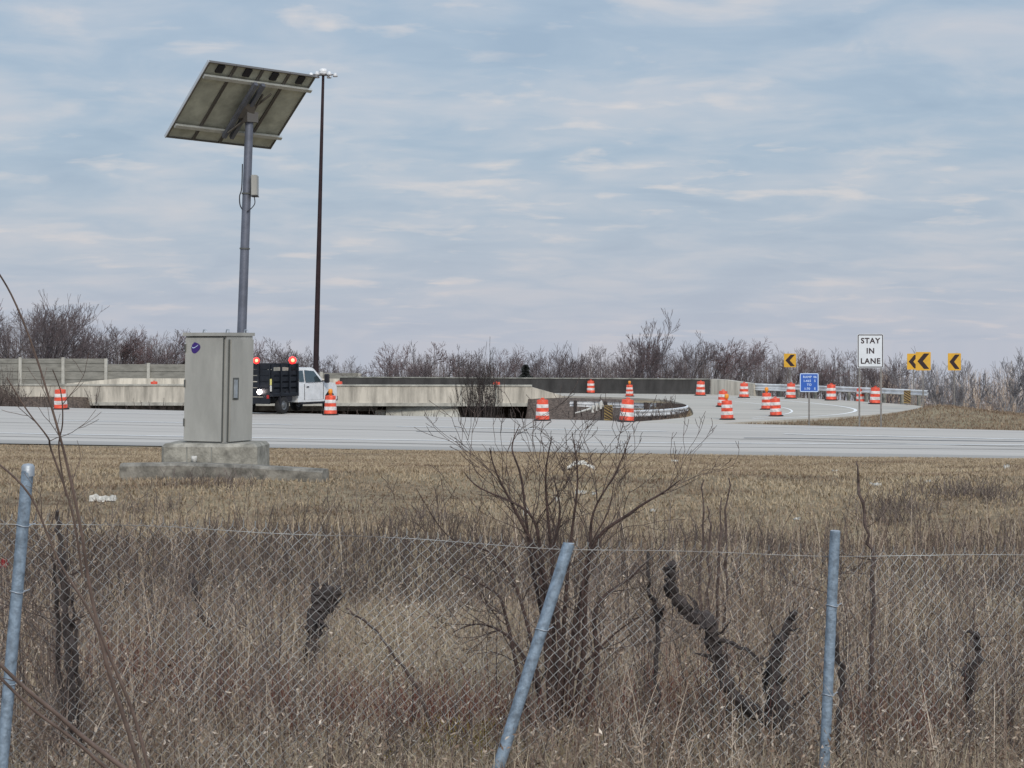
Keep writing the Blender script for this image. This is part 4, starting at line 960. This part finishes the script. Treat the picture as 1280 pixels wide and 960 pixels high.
gnarl('tree_stump', 'broken black stump with a ragged top behind the fence', 'stump', [([(388, 842), (389, 815), (395, 780), (401, 757), (412, 738)], [9, 9, 10, 11, 10]), ([(397, 765), (394, 745), (396, 728)], [6, 5, 2]), ([(403, 760), (405, 742), (408, 729)], [6, 5, 2]), ([(408, 762), (418, 748), (424, 733)], [7, 5, 2.5])], 15.0, jit=.16)
gnarl('dead_trunk', 'small dark broken snag in the weeds left of the stump', 'dead trunk', [([(266, 784), (253, 772), (247, 745), (239, 717)], [2, 3.5, 3.5, 3.5])], 16.0, twigs=2)
gnarl('sapling', 'dark knotted sapling at the right, beyond the straight fence post', 'sapling', [([(1214, 965), (1213, 900), (1212, 856), (1222, 825), (1221, 790)], [4, 4, 4.5, 4, 3]), ([(1212, 862), (1206, 845), (1209, 830)], [4, 4, 2]), ([(1222, 795), (1210, 788)], [2, 1.5])], 12.4, twigs=6)
gnarl('sapling', 'thin dark sapling tight against the straight fence post', 'sapling', [([(1052, 960), (1046, 900), (1053, 850), (1045, 800), (1042, 720), (1048, 680)], [3, 3, 3, 2.5, 2, 1.5])], 11.6, twigs=6)
gnarl('sapling', 'tall thin whip rising above the fence right of the straight post', 'sapling', [([(1085, 930), (1090, 800), (1090, 700), (1080, 640), (1071, 575)], [3, 2.6, 2.2, 1.8, 1.0])], 13.0, m='bark_mid', twigs=8)
gnarl('sapling', 'dark sapling with a broken top between the shrub and the crooked trunk', 'sapling', [([(822, 950), (820, 850), (822, 770), (812, 735), (808, 690)], [2.8, 2.6, 2.6, 2.2, 2]), ([(822, 775), (830, 760)], [3, 2])], 12.3, twigs=7)
gnarl('brush_clump', 'dark tangle of old vine stems behind the left fence post', 'shrub', [([(92, 950), (88, 860), (82, 780), (76, 700), (72, 640)], [4.5, 4, 4, 3.5, 2]), ([(82, 950), (75, 850), (72, 760), (66, 690)], [3, 3, 2.5, 1.5]), ([(100, 950), (96, 880), (94, 800), (90, 740)], [3.5, 3, 2.5, 1.5]), ([(78, 900), (92, 820), (84, 760), (80, 690)], [3, 4, 3, 2])], 11.4, twigs=14, tl=.35)
gnarl('sapling', 'slender whip rising above the fence between the shrub and the stump', 'sapling', [([(548, 950), (520, 860), (470, 790), (430, 760)], [2.2, 2, 1.6, 1.2])], 11.6, m='bark_mid', twigs=3)
for i, (x0, y0, x1, y1) in enumerate(((908, 690, 910, 597), (878, 690, 877, 600), (899, 690, 901, 622), (886, 690, 885, 634))):
    gnarl('weed_stalk', ['tallest dry weed stalk in the row above the crooked trunk', 'left dry weed stalk of the row above the crooked trunk', 'dry weed stalk just left of the tallest one', 'short dry weed stalk right of the left one'][i], 'weed stalk', [([(x0 - 3, y0 + 90), (x0, y0), (x1, y1)], [1.8, 1.4, .8])], 15.0, m='bark_mid')
# arching canes in front of the fence, left
def cane(label, pxs, D, rs, tw_n=2):
    r = thing('arching_cane', label, 'cane', P(pxs[-1][0], pxs[-1][1], D), group='canes arching across the left foreground'); out = []; tws = []
    pts = path_segs([P(a, c, D + .1 * i) + Vector((random.gauss(0, .008), 0, random.gauss(0, .006))) for i, (a, c) in enumerate(pxs)], [q * .78 * D / F for q in rs], out)
    for q in range(tw_n):
        k = random.randrange(3, len(pts) - 1); d = (pts[k] - pts[k + 1 if k + 1 < len(pts) else k - 1]).normalized(); a = d.orthogonal(); a.rotate(Quaternion(d, random.uniform(0, 6.28)))
        tw1 = []; grow(pts[k], (d + a * .5).normalized(), .18, .0022, 1, tw1, minr=.0012); tws.append(tw1)
    link('stem', segs_mesh('stem', out, 8, r.location), M['cane'], r)
    for tw1 in tws: link('twig', segs_mesh('twig', tw1, 3, r.location), M['cane'], r)
cane('longest cane arching down from the left edge above the cabinet height', [(-8, 330), (15, 368), (42, 430), (66, 510), (84, 580), (102, 660), (112, 740), (132, 830), (160, 905), (190, 1000)], 8.0, [1.3, 1.6, 2.2, 2.8, 3.6, 4.4], 3)
cane('thin cane crossing the left fence post and joining the longest cane', [(-8, 575), (30, 622), (72, 700), (112, 765), (140, 830), (168, 900), (196, 1000)], 8.0, [1.6, 1.8, 2.4, 3.0, 3.4], 3)
cane('thick low cane slanting down across the lower left corner', [(-10, 822), (30, 858), (70, 895), (110, 925), (175, 975)], 7.8, [3.0, 3.4, 4.0, 4.4], 2)
cane('lower of the two slanting canes in the lower left corner', [(-10, 838), (40, 884), (90, 925), (140, 965)], 7.9, [2.4, 2.6, 3.0], 1)
cane('short forked cane rising over the road near the left drum', [(8, 472), (32, 512), (58, 546), (68, 560), (90, 640), (104, 720)], 8.1, [1.0, 1.3, 1.8, 2.0], 3)
cane('pale bent cane beside the forked one, behind the left drum', [(66, 462), (78, 490), (80, 530), (72, 560), (84, 620)], 8.2, [.8, 1.0, 1.3, 1.4], 2)

# ------------------------------------------------------------------ stuff: grass, stems, leaves
def scatter(n, x_of, d0, d1, bias=1.0):
    D = d0 + (d1 - d0) * rng.random(n) ** bias; X = (rng.random(n) * 1900 - 950) / F * D; return X, D
def clump(X, Y, s=1.0):
    return .5 + .5 * np.sin(X * 2.1 * s + 1.3 * np.sin(Y * 1.7 * s)) * np.sin(Y * 2.6 * s + 1.1 * np.sin(X * 1.3 * s + 2))
def blades(name, X, Y, h, wdt, lean, rnd, m, kind='stuff', label=None, cat='grass', curl=.5):
    n = len(X); Z = H(X, Y) - .01; a = rng.random(n) * 6.283; la = rng.random(n) * 6.283; ll = lean * np.abs(rng.normal(size=n))
    B = np.stack([X, Y, Z], 1); wv = np.stack([np.cos(a), np.sin(a), np.zeros(n)], 1) * wdt[:, None] / 2
    lv = np.stack([np.cos(la), np.sin(la), np.zeros(n)], 1) * (ll * h)[:, None]; up = np.zeros((n, 3)); up[:, 2] = h
    mid = B + up * .6 + lv * curl * .6; tip = B + up * (1 - .25 * np.minimum(ll, 1)[:, None]) + lv
    V = np.stack([B - wv, B + wv, mid + wv * .7, mid - wv * .7, tip], 1).reshape(-1, 3)
    b0 = (np.arange(n) * 5)[:, None]; T = np.concatenate([b0 + np.array([[0, 1, 2]]), b0 + np.array([[0, 2, 3]]), b0 + np.array([[3, 2, 4]])], 0)
    o = link(name, new_mesh(name, V, T, np.repeat(rnd, 5)), m); tag(o, label, cat, kind=kind); return o
# short field turf from the ditch to the road
n = 280000; X, Y = scatter(n, None, 20.5, 57.5, 1.0); keep = (Y < near_edge(X) - .1); X, Y = X[keep], Y[keep]; n = len(X)
cl = clump(X, Y, .8); cl2 = clump(X + 20, Y, .23)
blades('field_grass', X, Y, .03 + .05 * rng.random(n) * (.4 + cl) + .03 * cl2, .010 + .010 * rng.random(n), 1.3, np.clip(.02 + .42 * cl + .32 * rng.random(n) + .22 * cl2 - .35 * (clump(X * .9 + 5, Y * 2.2, .45) > .78), 0, 1), M['field'])
# verge between the road and the ramp, mound
n = 60000; X = rng.random(n) * 34 + 6; Y = rng.random(n) * 34 + 66; dr = poly_dist(X, Y, RAMP); keep = (Y > far_edge(X) + .15) & (dr > .15); X, Y = X[keep], Y[keep]; n = len(X)
blades('mound_grass', X, Y, .06 + .10 * rng.random(n), .02 + .02 * rng.random(n), .8, np.clip(.0 + .38 * rng.random(n) * (.5 + clump(X, Y, .5)), 0, 1), M['field'])
# tall dead grass nearby
n = 200000; X, Y = scatter(n, None, 10.2, 24.5, .8); cl = clump(X, Y, .55); keep = rng.random(n) < (.15 + .75 * cl); X, Y, cl = X[keep], Y[keep], cl[keep]; n = len(X)
fadeh = np.clip((25 - Y) / 8, .35, 1)
blades('dry_grass', X, Y, (.10 + .26 * rng.random(n) ** 1.5) * fadeh, .004 + .004 * rng.random(n), .75, np.clip(.15 + .75 * rng.random(n) * (.6 + .5 * cl), 0, 1), M['grass'], curl=.3)
n = 21500; X, Y = scatter(n, None, 14.0, 18.0, 1.0); px_ = X / Y * F + 640; keep = (px_ > 420 + 8 * np.sin(Y * 5)) & (px_ < 660); X, Y = X[keep], Y[keep]; n = len(X)
blades('dry_grass', X, Y, .06 + .12 * rng.random(n), .006 + .005 * rng.random(n), 1.0, .55 + .45 * rng.random(n), M['grass'], curl=.3)
# upright dead weed stems with side twigs
def weed_stems(name, X, Y, hmin, hmax, r, m, tw_n=5, lean=.16, rlo=0.0, rhi=1.0, label=None):
    n = len(X); Z = H(X, Y) - .02; h = hmin + (hmax - hmin) * rng.random(n) ** 1.4
    la = rng.random(n) * 6.283; ll = lean * rng.normal(size=n); P0 = np.stack([X, Y, Z], 1)
    dv = np.stack([np.cos(la) * ll, np.sin(la) * ll, np.ones(n)], 1); dv /= np.linalg.norm(dv, axis=1, keepdims=True)
    jog = rng.normal(size=(n, 3)) * .035; jog[:, 2] = 0
    P1 = P0 + dv * (h * .45)[:, None]; P2 = P0 + dv * (h * .78)[:, None] + jog; P3 = P0 + dv * h[:, None] + jog * 2.0
    rr = r * (.7 + .6 * rng.random(n)); A = [P0, P1, P2]; B = [P1, P2, P3]; RA = [rr, rr * .85, rr * .65]; RB = [rr * .85, rr * .65, rr * .3]; col_ = [rng.random(n)] * 3
    for t in range(tw_n):
        f = .3 + .65 * rng.random(n); Q0 = np.where((f < .45)[:, None], P0 + (P1 - P0) * (f / .45)[:, None], np.where((f < .78)[:, None], P1 + (P2 - P1) * ((f - .45) / .33)[:, None], P2 + (P3 - P2) * ((f - .78) / .22)[:, None]))
        a = rng.random(n) * 6.283; tl = h * (.08 + .24 * rng.random(n)) * (1.1 - f); e = .35 + .9 * rng.random(n)
        dd = np.stack([np.cos(a), np.sin(a), e], 1); dd /= np.linalg.norm(dd, axis=1, keepdims=True)
        Q1 = Q0 + dd * tl[:, None]; A.append(Q0); B.append(Q1); RA.append(rr * .5); RB.append(rr * .3); col_.append(np.clip(col_[0] + .2 * rng.random(n), 0, 1))
    V, Fc = tubes(np.concatenate(A), np.concatenate(B), np.concatenate(RA), np.concatenate(RB), 3)
    rn = rlo + (rhi - rlo) * np.repeat(np.concatenate(col_), 6)
    o = link(name, new_mesh(name, V, Fc, rn), m); tag(o, label, 'weeds', kind='stuff'); return o
n = 8900; X, Y = scatter(n, None, 10.6, 22.0, 1.0); px_ = X / Y * F + 640
op = (px_ > 425) & (px_ < 655) & (Y > 12.2) & (Y < 18); X, Y, px_ = X[~op], Y[~op], px_[~op]; op = (px_ > 365) & (px_ < 440) & (Y > 12.8) & (Y < 15.3); X, Y, px_ = X[~op], Y[~op], px_[~op]; n = len(X)
dens = np.interp(px_, [0, 380, 430, 600, 680, 1280], [1.0, 1.0, .45, .45, .85, .8]); keep = rng.random(n) < dens * (.45 + .55 * clump(X, Y, .7)); X, Y = X[keep], Y[keep]
weed_stems('dead_weed_stems', X, Y, .25, .82, .0026, M['stems'], 6, lean=.22)
n = 5600; X, Y = scatter(n, None, 17.8, 22.6, 1.0); px_ = X / Y * F + 640; keep = rng.random(n) < np.interp(px_, [0, 640, 760, 1280], [1, 1, .45, .5]); X, Y = X[keep], Y[keep]; weed_stems('dark_brush', X, Y, .22, .55, .0042, M['dark_stems'], 8, rlo=0, rhi=.45)
# darker, thicker, crooked stems among them
n = 1450; X, Y = scatter(n, None, 10.9, 17.5, 1.0); px_ = X / Y * F + 640; op = (px_ > 425) & (px_ < 655) & (Y > 11.9); X, Y = X[~op], Y[~op]
weed_stems('crooked_dead_stems', X, Y, .25, .85, .0036, M['dark_stems'], 8, lean=.30, rhi=.55)
n = 2400; X, Y = scatter(n, None, 10.9, 17.5, 1.0); weed_stems('crooked_dead_stems', X, Y, .15, .55, .0030, M['leaves'], 4, lean=.55, rlo=.35)
# fine low tangle
n = 20000; X, Y = scatter(n, None, 10.2, 18.5, 1.1); weed_stems('low_weed_tangle', X, Y, .10, .34, .0016, M['stems'], 4, lean=.7, rlo=.1)
# tall scattered stems
n = 830; X, Y = scatter(n, None, 11.3, 21, 1.0); px_ = X / Y * F + 640; keep = rng.random(n) < np.interp(px_, [0, 400, 430, 650, 700, 1280], [1, .8, .06, .06, .35, .4]); X, Y = X[keep], Y[keep]; weed_stems('tall_weed_stems', X, Y, .75, 1.15, .0034, M['dark_stems'], 9, lean=.10)
# darker weeds clumps in the field
Xl, Yl = [], []
for px, py, sx, cnt in ((1125, 640, 60, 170), (1200, 620, 70, 200), (1110, 655, 40, 120), (1250, 625, 40, 90), (905, 680, 60, 120), (540, 655, 60, 110), (270, 608, 70, 130), (180, 640, 60, 90), (1210, 690, 80, 100), (980, 690, 50, 60), (400, 640, 80, 60)):
    p = GT(px, py)
    for _ in range(cnt): Xl.append(p.x + random.gauss(0, sx / F * p.y * .5)); Yl.append(p.y + random.gauss(0, .35))
weed_stems('field_weeds', np.array(Xl), np.array(Yl), .10, .34, .004, M['dark_stems'], 5, lean=.35)
# leaves and bits of stalk on the ground and caught in the stems
def bits(name, X, Y, zoff, size, rnd, m, cat='dead leaves'):
    n = len(X); Z = H(X, Y) + zoff; c = np.stack([X, Y, Z], 1); a = rng.normal(size=(n, 3)); a /= np.linalg.norm(a, axis=1, keepdims=True); t = rng.normal(size=(n, 3)); b_ = np.cross(a, t); b_ /= np.linalg.norm(b_, axis=1, keepdims=True)
    s = size[:, None]; up = np.cross(a, b_)
    V = np.stack([c - a * s, c - b_ * s * .35 + up * s * .3, c + a * s, c + b_ * s * .35 + up * s * .3], 1).reshape(-1, 3); b0 = (np.arange(n) * 4)[:, None]
    o = link(name, new_mesh(name, V, b0 + np.array([[0, 1, 2, 3]]), np.repeat(rnd, 4)), m); tag(o, None, cat, kind='stuff')
n = 56000; X, Y = scatter(n, None, 10.2, 18.5, 1.1); bits('dead_leaves', X, Y, .02 + .40 * rng.random(n) ** 1.6, .007 + .017 * rng.random(n) ** 2, rng.random(n), M['leaves'])
# yellow and reddish shoots at the bottom
def tuft(name, px, py, n, sx, hmin, hmax, m, r):
    p = GT(px, py); X = p.x + rng.normal(size=n) * sx; Y = p.y + rng.normal(size=n) * .15; weed_stems(name, X, Y, hmin, hmax, r, m, 3, lean=.25)
tuft('yellow_shoots', 572, 955, 160, .13, .12, .34, M['olive'], .0028)
tuft('yellow_shoots', 487, 955, 40, .05, .06, .16, M['olive'], .0028)
tuft('reddish_shoots', 560, 935, 260, .28, .25, .60, M['redstem'], .0022)
for a_, c_ in ((250, 905), (420, 930), (150, 870), (1130, 940), (800, 940), (860, 900)): tuft('reddish_shoots', a_, c_, 130, .28, .2, .6, M['redstem'], .0022)
tuft('yellow_shoots', 690, 958, 90, .15, .08, .2, M['olive'], .0025)
# brush on the left bank and in the pit
def brush(name, cx, cy, sx, sy, n, h0, h1, r, m, rlo=0, rhi=1): X = cx + rng.normal(size=n) * sx; Y = cy + rng.normal(size=n) * sy; weed_stems(name, X, Y, h0, h1, r, m, 10, lean=.3, rlo=rlo, rhi=rhi)
brush('bank_brush', -29.5, 106.5, 2.6, 2.0, 1700, .4, 1.3, .013, M['dark_stems'], rhi=.8)
brush('bank_brush', -31, 108, 1.2, 1.5, 500, 1.2, 2.6, .014, M['dark_stems'], rhi=.8)
X = rng.random(5200) * 46 - 38; Y = far_edge(X) + 1.0 + rng.random(5200) ** 1.3 * 24; keep = poly_dist(X, Y, RAMP) > 1; weed_stems('pit_brush', X[keep], Y[keep], .4, 1.2, .018, M['dark_stems'], 7, lean=.4, rhi=.45)
X = rng.random(3000) * 7 + 1.5; Y = far_edge(X) + .5 + rng.random(3000) * 26; keep = poly_dist(X, Y, RAMP) > .25; weed_stems('pit_brush', X[keep], Y[keep], .12, .42, .014, M['dark_stems'], 9, lean=.4, rhi=.4)

# ------------------------------------------------------------------ trees
def tree_proto(seed, hgt, wide, kind):
    random.seed(seed); out = []; nst = 1 if kind != 'multi' else random.randint(3, 5)
    if kind == 'dark': nst = 5
    for s in range(nst):
        d0 = Vector((random.gauss(0, .05 if nst == 1 else .30), random.gauss(0, .05 if nst == 1 else .30), 1)).normalized()
        tl = hgt * (.30 if kind != 'tall' else .36)
        grow(Vector((random.uniform(-.15, .15) * nst, 0, 0)), d0, tl, hgt * (.016 if kind != 'dark' else .032) / math.sqrt(nst), 6 if nst == 1 else 5, out, up=.26 if wide < 1 else .12, wig=.22, split=2.9 if nst == 1 else 2.75, minr=.013, fac=.70, ang=30 * wide, nseg=3, first=.34)
    zmax = float(np.percentile([s[1].z for s in out], 98.5)); k = hgt / zmax
    out = [(a * k, b_ * k, r0, r1, l) for a, b_, r0, r1, l in out]
    big = [s for s in out if s[4] >= 3]; sm = [s for s in out if s[4] < 3]
    return segs_mesh('trunk', big, 5), segs_mesh('crown', sm, 3)
protos = {}
for i in range(6): protos[('round', i)] = tree_proto(100 + i, 8.0, 1.15, 'single')
for i in range(3): protos[('tall', i)] = tree_proto(200 + i, 8.0, .8, 'tall')
for i in range(4): protos[('multi', i)] = tree_proto(300 + i, 8.0, 1.0, 'multi')
for v in protos.values(): v[0].materials.append(M['far_bark']); v[1].materials.append(M['far_twig'])
def variant(key, mt, mc):
    a, c = protos[key]; a = a.copy(); c = c.copy(); a.materials.clear(); c.materials.clear(); a.materials.append(M[mt]); c.materials.append(M[mc]); return a, c
for i in range(3): protos[('red', i)] = variant(('round', i), 'far_bark', 'far_twig_red')
for i in range(3): protos[('pale', i)] = variant(('tall', i), 'far_pale_bark', 'far_twig_pale')
for i in range(3): protos[('palem', i)] = variant(('multi', i), 'far_pale_bark', 'far_twig_pale')
random.seed(11)
top_px = [0, 10, 40, 75, 92, 110, 150, 190, 215, 235, 300, 330, 360, 395, 415, 440, 462, 480, 500, 530, 560, 590, 620, 650, 680, 700, 730, 760, 785, 835, 860, 885, 920, 940, 955, 975, 1000, 1030, 1060, 1100, 1130, 1160, 1200, 1230, 1255, 1275, 1300]
top_py = [400, 388, 382, 388, 420, 412, 409, 412, 414, 430, 432, 430, 432, 444, 448, 444, 458, 446, 436, 433, 437, 434, 440, 446, 442, 436, 434, 436, 432, 432, 428, 424, 428, 430, 440, 436, 432, 438, 440, 442, 452, 455, 452, 455, 446, 444, 450]
spots = []; px = -28
while px < 1310:
    ty = float(np.interp(px, top_px, top_py)); spots.append([px, ty + random.uniform(-5, 8), random.uniform(185, 235) if px > 440 else random.uniform(221, 240)]); px += random.uniform(13, 22)
spots.append([806, 396, 200]); spots.append([822, 404, 206]); spots.append([38, 381, 224]); spots.append([62, 386, 230])
spots.sort()
marks = [(-99, 'the noise wall'), (100, 'the noise wall panels nearest the cabinet'), (228, 'the gap between cabinet and mast'), (400, 'the drum beside the truck'), (470, 'the left part of the dark parapet'), (600, 'the middle of the dark parapet'), (700, 'the distant drum'), (790, 'the loop guardrail'), (880, 'the end of the dark parapet'), (940, 'the silver guardrail'), (1030, 'the white sign'), (1120, 'the paired chevrons'), (1180, 'the right grass mound')]
ordw = ['first', 'second', 'third', 'fourth', 'fifth', 'sixth', 'seventh', 'eighth', 'ninth', 'tenth', 'eleventh', 'twelfth']
cnt = {}
for px, ty, D in spots:
    mk = [m_ for m_ in marks if px >= m_[0]][-1][1]; c_ = cnt.get(mk, 0); cnt[mk] = c_ + 1
    right = px > 1120
    gz = H1(PX(px, D), D) if not right else None
    if right: D = random.uniform(135, 175); gz = H1(PX(px, D), D)
    if px in (806, 822): key = ('tall', 0 if px == 806 else 2); lk = 'tall open crowned bare tree'
    elif px in (38, 62): key = ('multi', 1 if px == 38 else 3); lk = 'large many stemmed bare tree'
    elif right: key = (random.choice(['pale', 'palem', 'tall', 'pale']), random.randrange(3)); lk = 'pale bare tree' if key[0][:4] == 'pale' else 'slim bare tree'
    else:
        q = random.random(); key = ('red', random.randrange(3)) if q < .22 else ('multi', random.randrange(4)) if q < .6 else ('tall', random.randrange(3)) if q < .7 else ('round', random.randrange(6))
        lk = {'red': 'reddish twiggy bare tree', 'multi': 'many stemmed bare tree', 'tall': 'upright bare tree', 'round': 'round headed bare tree'}[key[0]]
    hgt = CZ - (ty - HY) / F * D - gz
    r = thing('bare_tree', '%s, %s above %s' % (lk, ordw[min(c_, 11)], mk), 'tree', (PX(px, D), D, gz), random.uniform(0, 6.28), 'bare trees along the skyline')
    a, c = protos[key]; ta_ = bpy.data.objects.new('trunk', a); tc_ = bpy.data.objects.new('crown', c)
    for o in (ta_, tc_): C.objects.link(o); o.parent = r
    s = hgt / 8.0; wx = s * random.uniform(.85, 1.15); r.scale = (wx, wx, s)
# woodland mass behind
def far_wood(name, x0, x1, D0, D1, n, topf, m, rlo, rhi, r=.03):
    px = x0 + (x1 - x0) * rng.random(n); D = D0 + (D1 - D0) * rng.random(n); X = (px - 640) / F * D; Z = H(X, D)
    ty = np.array([np.interp(p, top_px, top_py) for p in px]); top = CZ - (ty + 3 + topf * rng.random(n) ** .7 - HY) / F * D; h = np.maximum(top - Z, 1.5)
    la = rng.random(n) * 6.28; ll = .10 * rng.normal(size=n); P0 = np.stack([X, D, Z], 1); dv = np.stack([np.cos(la) * ll, np.sin(la) * ll, np.ones(n)], 1); P3 = P0 + dv * h[:, None]
    A, B, RA, RB = [P0], [P3], [np.full(n, r)], [np.full(n, .008)]; c0 = rng.random(n); cc_ = [c0]
    for t in range(16):
        f = .15 + .8 * rng.random(n); Q0 = P0 + (P3 - P0) * f[:, None]; a = rng.random(n) * 6.28; e = .6 + 1.2 * rng.random(n); dd = np.stack([np.cos(a), np.sin(a), e], 1)
        Q1 = Q0 + dd * (h * .16 * (1.15 - f) * (.4 + rng.random(n)))[:, None]; A.append(Q0); B.append(Q1); RA.append(np.full(n, r * .42)); RB.append(np.full(n, .006)); cc_.append(c0)
    V, Fc = tubes(np.concatenate(A), np.concatenate(B), np.concatenate(RA), np.concatenate(RB), 3)
    o = link(name, new_mesh(name, V, Fc, rlo + (rhi - rlo) * np.repeat(np.concatenate(cc_), 6)), m); tag(o, None, 'woodland', kind='stuff')
far_wood('distant_woodland', -60, 1120, 245, 285, 3600, 22, M['dark_stems'], .15, .9)
far_wood('distant_woodland', 1100, 1340, 180, 230, 650, 34, M['stems'], .3, 1.0)
# dark bare tree and shrubs before the bridge
random.seed(21)
a = tree_proto(404, 8.0, .9, 'dark'); a[0].materials.append(M['bark_dark']); a[1].materials.append(M['bark_dark'])
for px, ty, D, label, s_ in ((600, 448, 104, 'dark many stemmed bare tree growing in front of the bridge parapet', 1.0), (614, 452, 106, 'second dark bare tree close beside the one before the parapet', .9)):
    gz = H1(PX(px, D), D); hgt = CZ - (ty - HY) / F * D - gz; r = thing('bare_tree', label, 'tree', (PX(px, D), D, gz), random.uniform(0, 6), 'dark bare trees before the bridge')
    for nm, me in zip(('trunk', 'crown'), a): o = bpy.data.objects.new(nm, me); C.objects.link(o); o.parent = r
    r.scale = (hgt / 8 * .5 * s_, hgt / 8 * .5 * s_, hgt / 8)
# evergreen
def evergreen(px, ty, D, label):
    gz = H1(PX(px, D), D); hgt = CZ - (ty - HY) / F * D - gz; r = thing('evergreen_tree', label, 'tree', (PX(px, D), D, gz), 0)
    MB().tube([(0, 0, 0), (0, 0, hgt * .95)], [.16, .03], 6).build('trunk', M['bark_dark'], r)
    n = 2600; z = hgt * (.12 + .86 * rng.random(n)); rad = (hgt - z) * .42 * rng.random(n) ** .5 * (.7 + .3 * np.sin(z * 7)); a = rng.random(n) * 6.28
    c = np.stack([rad * np.cos(a), rad * np.sin(a), z], 1); d = np.stack([np.cos(a), np.sin(a), -.25 + .3 * rng.random(n)], 1) * .28; t = rng.normal(size=(n, 3)) * .09
    V = np.stack([c - t, c + t, c + d], 1).reshape(-1, 3); link('crown', new_mesh('crown', V, (np.arange(n) * 3)[:, None] + np.array([[0, 1, 2]])), M['evergreen'], r)
evergreen(657, 455, 178, 'small dark pointed evergreen left of the distant drum')
